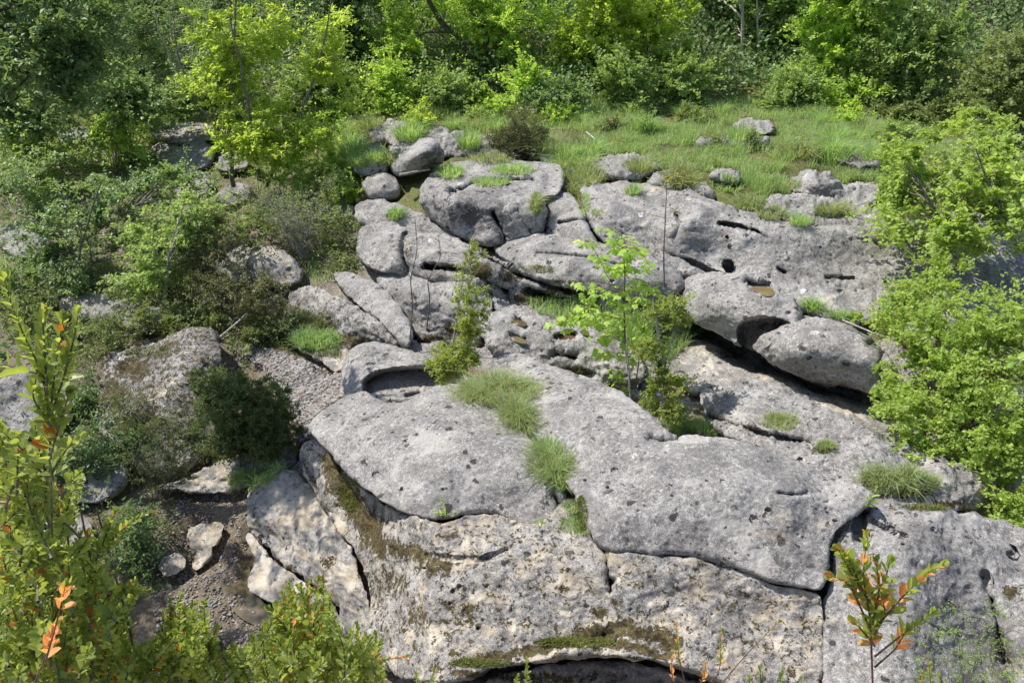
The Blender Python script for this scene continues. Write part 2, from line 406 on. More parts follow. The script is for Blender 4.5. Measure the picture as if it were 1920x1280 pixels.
rock('limestone_block', 'long rounded grey limestone cap right of the grassy crack, largest rock in the foreground',
 [(912,690,0.92),(925,664,0.94),(955,658,0.95),(985,666,0.98),(1040,688,1.04),(1095,706,1.08),(1145,725,1.13),(1190,752,1.16),(1222,785,1.18),(1252,818,1.20),(1300,822,1.22),(1365,823,1.22),(1420,836,1.22),(1480,862,1.18),(1545,892,1.12),(1600,914,1.14),(1638,932,1.12),(1618,948,1.09),(1592,975,1.05),(1566,1002,1.02),(1553,1045,0.96),(1544,1112,0.87),(1500,1100,0.88),(1440,1084,0.89),(1380,1060,0.91),(1300,1040,0.92),(1220,1035,0.93),(1150,1031,0.93),(1122,1018,0.94),(1098,985,0.98),(1084,948,1.03),(1070,915,1.07),(1048,880,0.96),(1012,832,1.02),(975,790,1.02),(940,750,0.98)],
 [(1040,760,1.10),(1140,820,1.20),(1120,900,1.10),(1250,900,1.20),(1250,970,1.08),(1380,900,1.24),(1380,980,1.09),(1490,930,1.18),(1500,1010,1.03),(1080,840,1.10),(1160,980,1.06),(1000,720,1.02)],
 seat=False, base=(0, .12, .12), step=2.2, r=.035, amp=.9, rough=.16, pits=90, jag=1.5,
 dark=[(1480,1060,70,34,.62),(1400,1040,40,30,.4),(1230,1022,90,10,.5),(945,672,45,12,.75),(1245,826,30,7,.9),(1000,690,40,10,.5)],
 pale=[(1500,985,90,60,.55),(1420,905,30,20,.35),(1150,740,50,20,.3),(1520,930,40,20,.3)],
 moss=[(1450,1085,120,8,.3),(1100,712,40,8,.3)],
 carve=[('line',[(1218,824),(1245,829),(1272,826)],5,.10),('line',[(1458,924),(1480,928),(1510,926)],3,.035),('line',[(1085,708),(1110,714),(1135,722)],5,.05)])
rock('limestone_block', 'pale foreground limestone face below the thin crack, speckled with brown moss, mossy arch below',
 [(560,850,0.16),(575,820,0.26),(600,832,0.30),(625,858,0.33),(662,900,0.36),(702,936,0.41),(755,965,0.65),(800,978,0.82),(850,974,0.83),(885,964,0.85),(925,964,0.85),(965,978,0.84),(1005,996,0.82),(1030,975,0.83),(1048,945,0.87),(1068,930,0.89),(1090,965,0.87),(1105,1000,0.83),(1110,1018,0.83),(1150,1036,0.91),(1220,1040,0.91),(1300,1045,0.90),(1380,1066,0.87),(1440,1090,0.85),(1500,1106,0.84),(1545,1118,0.83),(1542,1180,0.68),(1540,1250,0.57),(1542,1330,0.43),(1460,1330,0.43),(1390,1292,0.50),(1320,1262,0.56),(1250,1243,0.59),(1190,1232,0.60),(1130,1228,0.52),(1070,1228,0.51),(1000,1240,0.49),(930,1252,0.46),(880,1268,0.44),(835,1280,0.42),(770,1275,0.26),(715,1250,-0.10),(680,1215,-0.22),(700,1150,-0.10),(694,1090,-0.02),(672,1040,0.02),(630,985,0.00),(595,925,0.05),(570,885,0.10)],
 [(660,960,0.14),(700,1000,0.22),(760,1040,0.55),(860,1020,0.78),(950,1030,0.79),(780,1120,0.52),(900,1100,0.67),(1000,1080,0.73),(1090,1060,0.79),(1100,1130,0.64),(900,1180,0.54),(1000,1170,0.57),(1130,1180,0.56),(820,1220,0.46),(1200,1110,0.80),(1300,1120,0.76),(1400,1150,0.70),(1470,1200,0.61),(1300,1200,0.64),(1400,1250,0.54),(1040,1195,0.51),(1130,1205,0.50),(1230,1215,0.59),(720,1180,0.06)],
 seat=False, step=2.2, r=.035, amp=1.0, rough=.32, pits=260, jag=1.6, strata=.5,
 base=(.36, .64, .12), moss=[('l',[(622,862),(640,905),(668,955),(700,995),(722,1030)],27,.93),('l',[(650,900),(690,950),(720,985)],16,.6),('l',[(690,1010),(780,1040),(830,1060)],30,.74),('l',[(690,1080),(720,1150)],36,.50),(830,1075,120,34,.46),(860,1150,90,50,.56),(780,1160,60,60,.56),(740,1090,60,50,.60),(1000,1100,130,60,.40),(1130,1150,22,24,.75),('l',[(900,1238),(1000,1216),(1080,1200),(1170,1206),(1250,1228)],15,.85),('l',[(1090,1190),(1180,1180),(1260,1200)],28,.8),(880,1262,60,10,.8),(848,1222,14,11,.75),(985,1160,40,20,.45),(1250,1140,100,60,.36),(1400,1140,120,60,.36),(1330,1200,120,40,.4),(900,985,30,8,.5),(850,1000,16,8,.6)],
 pale=[(640,1000,40,90,1.),(960,1180,110,30,1.),(1060,1140,90,40,.75),(890,1215,60,24,1.0),(760,1050,80,60,.45),(1030,1010,80,18,.8),(1000,1060,160,20,.55),(1250,1130,140,60,.5),(1420,1200,120,70,.6),(700,1200,40,50,.7),(900,1030,60,12,.7),(1120,1080,60,40,.6)],
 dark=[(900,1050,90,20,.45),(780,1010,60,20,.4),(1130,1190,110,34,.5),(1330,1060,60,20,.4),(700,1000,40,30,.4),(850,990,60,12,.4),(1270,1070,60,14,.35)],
 carve=[('line',[(1125,1022),(1138,1045),(1140,1080),(1146,1105)],4,.18),('line',[(1148,1088),(1145,1106)],5,.12),('line',[(800,1040),(850,1046),(900,1049),(950,1030)],4,.02),('line',[(560,842),(590,900),(622,960)],5,.05),('line',[(700,1180),(640,1130)],4,.04),
  ('line',[(640,880),(655,930),(690,970)],10,.05)])
rock('crack_soil', 'narrow strip of dark soil packed in the foreground crack', [(850,742,.84),(880,715,.84),(915,700,.86),(950,745,.90),(985,790,.93),(1020,835,.93),(1052,880,.88),(1076,920,.86),(1072,945,.82),(1050,935,.84),(1030,890,.86),(990,850,.90),(950,805,.90),(900,770,.86)], [], step=3, r=.02, rough=.6, mat=M_soil, seat=False)
rock('limestone_block', 'limestone slab right of the vertical crack, sloping down to the right edge',
 [(1642,936,0.97),(1700,941,0.96),(1760,955,1.00),(1830,966,0.91),(1920,992,0.88),(2010,1020,0.86),(2010,1200,0.66),(2010,1360,0.41),(1780,1360,0.44),(1546,1350,0.51),(1545,1250,0.63),(1545,1180,0.70),(1548,1115,0.80),(1557,1046,0.91),(1570,1004,0.98),(1595,977,1.02),(1621,950,1.07)],
 [(1700,1000,1.05),(1800,1010,0.94),(1640,1060,0.94),(1750,1080,0.90),(1700,1180,0.78),(1620,1200,0.71),(1800,1100,0.82),(1900,1080,0.79),(1850,1200,0.53),(1920,1200,0.64),(1700,1280,0.64),(1840,1300,0.40)],
 base=(.1, .22, .15), step=2.6, r=.07, amp=1.1, rough=.35, pits=120, jag=1.5,
 pale=[(1640,1090,80,50,.55),(1590,1200,60,90,.6),(1700,1200,80,60,.4),(1680,1060,60,20,.4)],
 dark=[(1868,1170,22,80,.7),(1880,1080,40,30,.5),(1790,1060,50,30,.4),(1910,1040,60,20,.3),(1700,1000,60,18,.3)],  # tall dark patch paints the cleft's shadow into the colour
 moss=[(1900,1110,24,22,.8),(1790,1140,40,20,.45),(1700,955,60,8,.5),(1570,1120,10,80,.3)],
 carve=[('line',[(1600,968),(1618,960),(1640,938)],9,.10),('line',[(1618,965),(1608,985),(1612,1005)],7,.10),('line',[(1848,1075),(1856,1120),(1866,1160)],5,.05),('line',[(1860,1130),(1872,1180),(1884,1240)],9,.07),('line',[(1876,1200),(1888,1260),(1900,1320)],14,.10),('line',[(1630,970),(1700,1005)],3,.03),('line',[(1590,1125),(1700,1160),(1800,1190)],2.5,.04)])
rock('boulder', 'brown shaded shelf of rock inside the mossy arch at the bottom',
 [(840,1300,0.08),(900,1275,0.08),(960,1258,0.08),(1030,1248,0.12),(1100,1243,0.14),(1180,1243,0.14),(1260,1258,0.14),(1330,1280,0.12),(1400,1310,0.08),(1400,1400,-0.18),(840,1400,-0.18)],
 [(1100,1320,0.02)], step=4, r=.05, rough=.6, moss=[(1000,1270,200,14,.7)], dark=[(1100,1300,300,60,.55)], pale=[(1150,1268,120,12,.5)])  # wide dark wash paints the undercut's shade onto the shelf
rock('limestone_block', 'cream coloured low slab beside the puddles, left of the mossy foreground face',
 [(462,958,-.28),(470,925,-.26),(490,903,-.22),(520,884,-.16),(556,884,-.12),(578,905,-.10),(612,945,-.06),(645,1000,-.04),(672,1060,-.08),(690,1120,-.16),(700,1180,-.26),(688,1235,-.4),(655,1200,-.42),(640,1148,-.44),(612,1112,-.42),(575,1088,-.42),(535,1062,-.44),(498,1030,-.44),(470,1000,-.42)],
 [(540,930,-.14),(560,990,-.18),(610,1040,-.18),(500,960,-.22),(650,1120,-.24)], base=(.1, .55, 0), step=2.6, r=.07, amp=1.2, rough=.5, pits=40,
 pale=[(560,960,110,80,1.),(640,1080,60,90,.95)], moss=[(612,1055,20,16,.7),(475,960,10,40,.5),(540,1065,40,8,.6),(600,1110,30,8,.5)], dark=[(560,1010,70,26,.4),(520,1050,50,16,.3)])
rock('boulder', 'white water-worn ledge curving along the puddle edge',
 [(458,1005,-.56),(472,1000,-.55),(490,1030,-.52),(530,1062,-.50),(575,1092,-.48),(620,1125,-.48),(650,1180,-.50),(680,1240,-.55),(640,1250,-.62),(570,1185,-.63),(545,1150,-.63),(500,1125,-.63),(470,1110,-.63),(462,1085,-.62),(482,1050,-.6)],
 [(520,1100,-.55),(600,1160,-.55)], base=(0, .8, 0), mat=M_white, step=3, r=.03, rough=.3, pale=[(560,1110,120,110,1.)], moss=[(560,1085,50,6,.6)])
rock('boulder', 'small white streaked rock poking out of the muddy gravel',
 [(348,1000,-0.63),(370,985,-0.58),(395,978,-0.56),(422,980,-0.57),(418,1000,-0.60),(400,1030,-0.63),(385,1060,-0.65),(362,1072,-0.66),(360,1040,-0.65)], [(385,1005,-0.57)],
 base=(.25,.8,.1), jag=5, step=2.5, r=.03, rough=.4, pale=[(390,1010,60,60,1.)], moss=[(355,1045,18,16,.8)])
rock('boulder', 'small white stone at the left rim of the muddy gravel',
 [(298,1058,-0.63),(312,1042,-0.57),(345,1040,-0.57),(352,1056,-0.59),(335,1076,-0.63),(308,1080,-0.66)], [], base=(.25,.8,.1), jag=5, step=2.5, r=.03, rough=.3, pale=[(325,1060,40,40,.9)])
rock('boulder', 'flat whitish stone above the lower box twigs at the bottom',
 [(372,1190,-0.65),(395,1180,-0.61),(415,1200,-0.61),(410,1235,-0.65),(400,1260,-0.67),(375,1245,-0.67)], [], base=(.25,.8,.1), jag=5, step=3, r=.03, rough=.2, pale=[(392,1215,40,50,.8)])
rock('limestone_block', 'basin rock with a curved rim and a round hollow, behind the left cap',
 [(641,720,.42),(643,680,.50),(658,652,.55),(690,638,.60),(725,642,.64),(762,655,.66),(800,670,.66),(860,690,.64),(890,720,.62),(860,760,.66),(800,775,.66),(740,775,.66),(690,760,.62),(655,758,.46)],
 [(690,680,.60),(740,690,.62),(800,730,.62)], step=2.4, r=.06, amp=.6, rough=.2, pits=25,
 carve=[('poly',[(683,712),(710,697),(760,690),(830,686),(880,700),(880,745),(800,738),(755,746),(720,744),(700,748),(680,738)],.20,9),('line',[(706,748),(735,752),(770,744),(785,740)],5,.12)],
 dark=[(655,700,20,40,.4),(740,748,40,6,.6)], moss=[(740,750,30,5,.5)])
rock('limestone_block', 'pitted rock holding small round potholes of brown water, in the middle',
 [(900,560,.64),(925,555,.66),(960,572,.64),(1010,583,.62),(1060,598,.60),(1110,616,.58),(1155,636,.58),(1195,660,.56),(1215,690,.50),(1195,735,.30),(1170,748,.22),(1130,735,.30),(1095,715,.34),(1060,700,.40),(1020,688,.44),(975,672,.50),(935,662,.54),(912,650,.56),(902,620,.58),(899,590,.62)],
 [(960,620,.66),(1040,640,.64),(1100,660,.60),(1000,600,.66),(1060,690,.46),(1140,680,.54),(1150,715,.38)], base=(.15, .15, .32), step=2.2, r=.05, amp=1.3, rough=1.0, pits=60,
 carve=[('poly',[(1034,634),(1045,624),(1070,621),(1083,630),(1078,638),(1050,640)],.10,4),('poly',[(957,600),(975,596),(992,606),(985,613),(968,610)],.07,3),('poly',[(946,628),(965,624),(985,632),(990,644),(975,640)],.09,4),('poly',[(915,580),(928,577),(935,584),(922,587)],.06,3),('poly',[(1088,622),(1100,620),(1108,628),(1096,630)],.06,3),('line',[(1040,665),(1080,670)],7,.10),('line',[(915,600),(922,620)],5,.08)],
 dark=[(1060,680,30,18,.8),(1000,640,80,20,.3)], moss=[(1080,700,36,14,.9),(1150,730,30,18,.6),(920,645,14,14,.4),(1045,652,30,8,.5)])
rock('limestone_slab', 'tilted slab of limestone on the mossy bank, left of the two thin saplings',
 [(620,514,.52),(634,506,.56),(668,514,.60),(705,530,.62),(740,560,.60),(768,598,.56),(776,636,.46),(760,655,.36),(738,625,.44),(700,592,.46),(660,562,.48),(632,535,.50)],
 [(690,550,.60),(745,610,.54)], step=2.4, r=.06, rough=.4, dark=[(735,575,14,24,.3)], moss=[(640,540,20,10,.6)])
rock('limestone_slab', 'lower overhanging slab with a dark mossy front, left of the basin rock',
 [(545,548,.30),(565,536,.36),(600,542,.40),(640,560,.44),(690,588,.44),(730,620,.42),(750,648,.36),(742,665,.14),(700,665,.06),(660,672,.04),(640,690,.0),(610,680,.0),(560,655,.02),(528,620,.04),(535,580,.10)],
 [(620,570,.42),(680,605,.42),(600,590,.25),(640,620,.20),(700,645,.22),(580,620,.10)], base=(.35, .2, .2), step=2.4, r=.05, amp=1.2, rough=.9,
 moss=[(590,620,60,40,.85),(660,640,60,24,.8),(725,650,30,14,.6),(560,570,24,18,.5)], dark=[(660,610,60,18,.7),(720,640,30,16,.6),(600,580,30,12,.5)], pale=[(625,555,60,9,.5)])
rock('boulder', 'small cream holed stone at the head of the gravel',
 [(605,680,.06),(620,658,.12),(650,655,.18),(668,670,.20),(650,690,.10),(625,700,.04)], [], step=2.4, r=.05, rough=.8, pale=[(640,675,40,30,.9)], dark=[(640,672,8,6,.7)])
rock('limestone_block', 'rough speckled limestone behind the yellow-green box bush',
 [(700,518,.66),(735,506,.72),(790,507,.76),(850,520,.78),(890,540,.78),(930,560,.74),(915,600,.56),(895,650,.36),(850,660,.22),(800,650,.24),(770,620,.34),(750,585,.46),(722,550,.58)],
 [(780,545,.74),(860,570,.68),(820,600,.50)], base=(.2, .25, .2), step=2.6, r=.08, amp=1.2, rough=.7, pits=30, moss=[(760,600,30,20,.6),(860,620,40,30,.8),(800,640,50,20,.8),(780,560,16,30,.5)], dark=[(770,590,20,30,.5)])
rock('limestone_block', 'broad grey shelf with a mossy broken step under it, left of the long smooth boulder',
 [(664,470,.78),(676,428,.92),(700,417,.98),(740,418,1.02),(790,430,1.04),(850,444,1.04),(890,462,1.02),(935,488,.98),(1000,510,.94),(1070,532,.88),(1140,555,.84),(1200,575,.76),(1200,600,.56),(1120,600,.48),(1060,590,.46),(990,580,.52),(930,570,.56),(880,548,.68),(830,532,.74),(770,512,.76),(700,510,.74)],
 [(760,460,1.02),(830,490,.98),(900,512,.92),(1000,535,.80),(960,550,.66),(1060,560,.70),(870,520,.86),(720,490,.84)], base=(.25, .1, .15), step=2.6, r=.07, amp=1.1, rough=.8,
 carve=[('line',[(800,500),(860,506),(900,520),(950,545)],5,.14),('line',[(905,480),(960,510),(1040,540),(1120,560)],5,.10),('line',[(990,545),(1060,565),(1120,568)],6,.14),('line',[(760,440),(755,470),(765,510)],6,.08)],
 moss=[(830,502,60,6,.8),(900,510,30,18,.9),(960,518,40,14,.8),(1000,558,60,12,.9),(1060,545,80,8,.9),(900,545,40,14,.6),(770,470,20,20,.5)], dark=[(740,460,20,26,.8),(1060,560,70,9,.7),(960,540,30,12,.4)], pale=[(940,540,40,12,.7),(870,560,60,10,.4)])
rock('boulder', 'long smooth lens-shaped boulder lying in the middle of the gorge',
 [(921,462,.90),(926,444,.96),(950,432,1.02),(985,429,1.06),(1030,435,1.10),(1080,447,1.14),(1140,459,1.18),(1200,474,1.20),(1250,492,1.18),(1282,515,1.12),(1284,540,1.02),(1262,560,.92),(1225,572,.84),(1180,566,.82),(1120,550,.84),(1050,532,.86),(985,510,.88),(945,490,.88)],
 [(1000,465,1.06),(1080,480,1.14),(1150,500,1.14),(1220,520,1.12),(1040,505,.98),(1140,535,.98),(1200,550,.96)], step=2.3, r=.12, amp=.8, rough=.2, pits=50,
 carve=[('line',[(1005,476),(1060,478),(1110,484),(1160,498),(1190,508)],4,.035)], dark=[(1020,478,60,5,.4),(1120,488,60,5,.6),(1240,510,30,14,.3)], pale=[(1000,445,50,10,.3),(1060,510,60,14,.35)],
 moss=[(985,505,40,6,.5),(1060,528,60,5,.7),(1170,560,30,5,.6)])
rock('limestone_block', 'upper half of the overhanging boulder with a dark scooped hollow, right of centre',
 [(1282,560,.96),(1280,532,1.04),(1300,516,1.12),(1340,512,1.18),(1385,514,1.22),(1430,520,1.24),(1475,548,1.22),(1505,585,1.16),(1500,612,1.06),(1470,635,.98),(1440,655,.88),(1400,652,.78),(1350,632,.76),(1305,606,.80),(1284,585,.86)],
 [(1340,560,1.14),(1400,580,1.14),(1320,590,.94),(1370,615,.92),(1440,560,1.22),(1380,540,1.2)], seat=False, step=2.2, r=.07, amp=1., rough=.35, pits=30,
 carve=[('poly',[(1388,640),(1385,618),(1395,603),(1425,597),(1460,599),(1482,608),(1476,622),(1446,628),(1436,650),(1415,662),(1395,655)],.22,8),('poly',[(1388,530),(1398,522),(1448,530),(1456,552),(1440,558),(1415,548)],.10,4)],
 dark=[(1430,612,44,14,.5),(1300,570,20,14,.2)], pale=[(1350,600,60,18,.3)])  # dark patch adds painted shade inside the scooped hollow
rock('limestone_block', 'lower half of the overhanging boulder, pale rounded front above the long dark gap',
 [(1408,652,.78),(1425,632,.92),(1455,618,1.02),(1482,602,1.08),(1520,590,1.13),(1560,600,1.14),(1610,620,1.14),(1650,650,1.08),(1680,690,.98),(1690,730,.84),(1640,740,.72),(1600,724,.70),(1545,720,.66),(1500,706,.68),(1460,688,.72),(1435,672,.76)],
 [(1500,640,1.06),(1560,650,1.06),(1620,680,1.0),(1520,685,.86),(1600,705,.82),(1480,665,.94)], seat=False, base=(.05, .3, 0), step=2.2, r=.09, amp=.9, rough=.3, pits=30,
 carve=[('line',[(1628,645),(1650,652),(1660,648)],5,.10),('line',[(1655,650),(1650,690),(1660,720)],5,.08)],
 pale=[(1560,690,60,22,.55),(1520,640,40,20,.3)], dark=[(1660,655,14,10,.6),(1630,690,20,16,.3)], moss=[(1600,632,20,6,.3)])
rock('limestone_slab', 'warm toned smooth shelf in the shade under the overhanging boulder',
 [(1235,650,.34),(1270,625,.42),(1310,622,.46),(1370,650,.50),(1430,680,.54),(1480,702,.56),(1560,735,.56),(1640,765,.54),(1720,790,.52),(1740,840,.50),(1690,850,.54),(1600,820,.52),(1540,790,.48),(1470,750,.46),(1400,745,.44),(1330,740,.42),(1290,735,.36),(1250,700,.34)],
 [(1350,690,.50),(1450,720,.54),(1560,765,.54)], base=(.2, .45, 0), step=2.6, r=.05, amp=1., rough=.5, pale=[(1560,770,140,30,.8),(1330,660,70,24,.6),(1440,720,60,16,.4)], carve=[('line',[(1285,612),(1340,640),(1400,668),(1450,690),(1520,718),(1600,748),(1660,770)],15,.30)], moss=[(1370,668,50,8,.6),(1460,720,70,9,.4),(1560,775,60,9,.35),(1350,725,40,10,.3)])
rock('limestone_slab', 'rough grey slab with a tuft on it, between the foreground cap and the overhanging boulder',
 [(1312,752,.54),(1322,724,.60),(1370,716,.66),(1430,716,.70),(1490,738,.72),(1550,772,.74),(1620,806,.74),(1700,838,.72),(1790,866,.70),(1850,905,.62),(1840,950,.5),(1760,960,.56),(1680,945,.62),(1600,925,.64),(1520,885,.68),(1440,850,.68),(1370,820,.60),(1325,790,.44)],
 [(1400,760,.68),(1500,800,.72),(1600,860,.72),(1700,890,.68)], base=(.15, .2, .3), step=2.4, r=.05, amp=1.2, rough=.8, pits=30,
 dark=[(1350,740,50,14,.5),(1470,760,40,10,.3),(1560,830,40,8,.4),(1340,775,20,14,.6),(1790,920,40,14,.5)], moss=[(1400,800,60,8,.6),(1540,840,30,8,.7),(1700,930,60,12,.8),(1780,945,50,10,.8)], carve=[('line',[(1330,780),(1370,795),(1440,815),(1520,830)],5,.10),('line',[(1500,745),(1600,800)],3,.05)])
rock('limestone_block', 'left section of the ledge wall, left of the grass-filled crack',
 [(1024,378,1.36),(1036,364,1.40),(1060,360,1.42),(1080,372,1.44),(1096,400,1.38),(1105,430,1.28),(1120,458,1.14),(1150,475,1.08),(1085,462,1.08),(1040,455,1.02),(1022,440,1.04)], [(1060,410,1.30)],
 step=2.4, r=.07, amp=.7, rough=.2, pits=10, carve=[('line',[(1050,418),(1085,412),(1110,420)],3,.04)], dark=[(1050,430,30,10,.2)])
rock('limestone_block', 'long pale ledge wall with rounded lip and scattered pits, right of the grass-filled crack',
 [(1086,352,1.50),(1120,345,1.54),(1170,344,1.58),(1225,346,1.60),(1280,355,1.58),(1320,372,1.56),(1370,386,1.54),(1420,400,1.52),(1470,415,1.50),(1530,424,1.46),(1600,422,1.44),(1660,430,1.40),(1690,470,1.24),(1680,540,1.0),(1660,600,.84),(1600,606,.86),(1540,596,.88),(1490,575,.92),(1440,552,.96),(1390,530,1.00),(1340,522,1.0),(1290,525,.98),(1240,498,1.02),(1190,480,1.04),(1145,466,1.08),(1118,440,1.20),(1100,400,1.34)],
 [(1150,380,1.52),(1220,400,1.46),(1200,440,1.24),(1300,410,1.50),(1300,460,1.24),(1400,440,1.40),(1400,490,1.14),(1500,460,1.32),(1500,520,1.08),(1600,480,1.20),(1600,560,.96),(1340,500,1.06)], base=(.1, .3, .1), step=2.3, r=.09, amp=1.1, rough=.35, pits=90, strata=.4,
 carve=[('line',[(1350,419),(1385,424),(1420,434),(1440,447)],2.6,.08),('line',[(1268,400),(1275,425),(1265,450)],3,.05),('line',[(1250,475),(1290,488),(1330,508),(1370,520)],3,.05),('poly',[(1358,492),(1366,488),(1374,500),(1366,512)],.05,3),('poly',[(1448,500),(1462,500),(1478,512),(1470,516)],.04,3),('line',[(1550,520),(1600,522)],2.4,.04),('line',[(1325,372),(1350,380)],4,.05)],
 pale=[(1420,470,140,50,.4),(1560,500,80,50,.45),(1180,350,80,10,.7),(1540,560,60,20,.5)], dark=[(1265,425,14,30,.5),(1366,500,12,14,.9),(1465,508,20,8,.9),(1570,530,40,14,.5),(1620,450,40,20,.35),(1160,420,60,20,.3),(1550,440,50,10,.2)], moss=[(1150,455,30,14,.5),(1230,455,8,24,.5)])
rock('limestone_slab', 'sloping grey slab behind the bright green thicket on the right',
 [(1640,560,1.0),(1650,470,1.22),(1660,435,1.34),(1720,400,1.44),(1800,395,1.44),(1900,400,1.42),(2000,420,1.38),(2000,700,.7),(1900,700,.70),(1750,680,.74),(1670,620,.84)], [(1800,480,1.26),(1800,580,.98)], step=4, r=.08, amp=1.5, rough=.5, dark=[(1800,440,100,20,.3)])
rock('boulder', 'big dark-fronted boulder with black patches, above the long smooth boulder',
 [(785,372,1.30),(796,350,1.40),(830,345,1.46),(870,362,1.46),(900,352,1.48),(950,346,1.50),(995,350,1.50),(1020,372,1.44),(1025,410,1.24),(1016,438,1.08),(980,452,.98),(930,460,.94),(890,455,.92),(850,440,.98),(805,405,1.10)],
 [(900,380,1.40),(960,380,1.42),(880,410,1.16),(950,420,1.16),(830,390,1.30),(990,410,1.26)], base=(.05, .05, .4), step=2.2, r=.10, amp=1.2, rough=.5,
 dark=[(880,405,50,34,1.),(940,395,40,22,.8),(920,430,60,18,.8),(990,420,20,24,.5),(820,385,20,24,.6),(880,362,30,6,.5)], carve=[('line',[(845,362),(880,358),(910,356)],5,.10),('line',[(925,400),(940,430),(948,455)],5,.09),('line',[(870,352),(905,360)],4,.06),('line',[(970,395),(995,430)],4,.05)], pale=[(960,365,40,8,.3)])  # front face coloured darker in broad patches
rock('limestone_slab', 'flat stepped slab with grass patches above the dark-fronted boulder',
 [(783,360,1.36),(800,332,1.44),(835,310,1.50),(880,300,1.54),(930,300,1.56),(990,303,1.58),(1045,310,1.60),(1062,330,1.56),(1050,365,1.46),(1010,372,1.42),(950,360,1.44),(880,366,1.38),(820,380,1.30)],
 [(900,330,1.50),(980,335,1.52)], step=2.4, r=.06, amp=1.2, rough=.4, strata=.6, carve=[('line',[(860,358),(900,344),(960,338),(1000,340)],4,.07)], dark=[(860,330,60,8,.4),(980,342,50,5,.3)])
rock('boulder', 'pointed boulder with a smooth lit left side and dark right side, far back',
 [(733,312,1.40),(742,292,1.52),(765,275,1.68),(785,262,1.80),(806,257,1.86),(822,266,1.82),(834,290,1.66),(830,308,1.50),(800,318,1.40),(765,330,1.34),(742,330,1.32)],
 [(770,295,1.68),(798,280,1.80),(815,295,1.66)], step=2, r=.08, amp=.8, rough=.2, dark=[(808,298,26,24,.95),(815,275,12,12,.6)])  # shaded right side is painted in as a dark patch
rock('boulder', 'rounded grey boulder left of the pointed one',
 [(660,318,1.30),(664,290,1.44),(685,275,1.54),(708,274,1.56),(728,288,1.52),(734,308,1.40),(728,326,1.28),(700,330,1.24),(675,330,1.24)], [(700,295,1.50)], step=2, r=.10, amp=.9, rough=.3, dark=[(715,310,20,16,.5),(675,305,14,16,.4)])
rock('boulder', 'squat boulder just below the rounded grey one, in front of the dark cleft',
 [(676,350,1.18),(690,330,1.28),(715,324,1.32),(740,330,1.30),(752,352,1.20),(750,372,1.08),(720,380,1.04),(690,374,1.06)], [(715,345,1.28)], step=2, r=.09, rough=.3, dark=[(735,355,16,16,.6)])
rock('limestone_slab', 'low jumbled slab left of the dark-fronted boulder',
 [(662,400,1.0),(672,378,1.08),(710,374,1.12),(750,384,1.12),(785,398,1.10),(815,420,1.02),(850,440,.96),(870,455,.90),(820,450,.88),(770,435,.90),(720,425,.90),(680,425,.88)], [(740,400,1.08)], step=2.4, r=.06, amp=1.2, rough=.7, dark=[(700,395,30,8,.4),(790,420,30,10,.5)], moss=[(745,405,30,9,.5)])
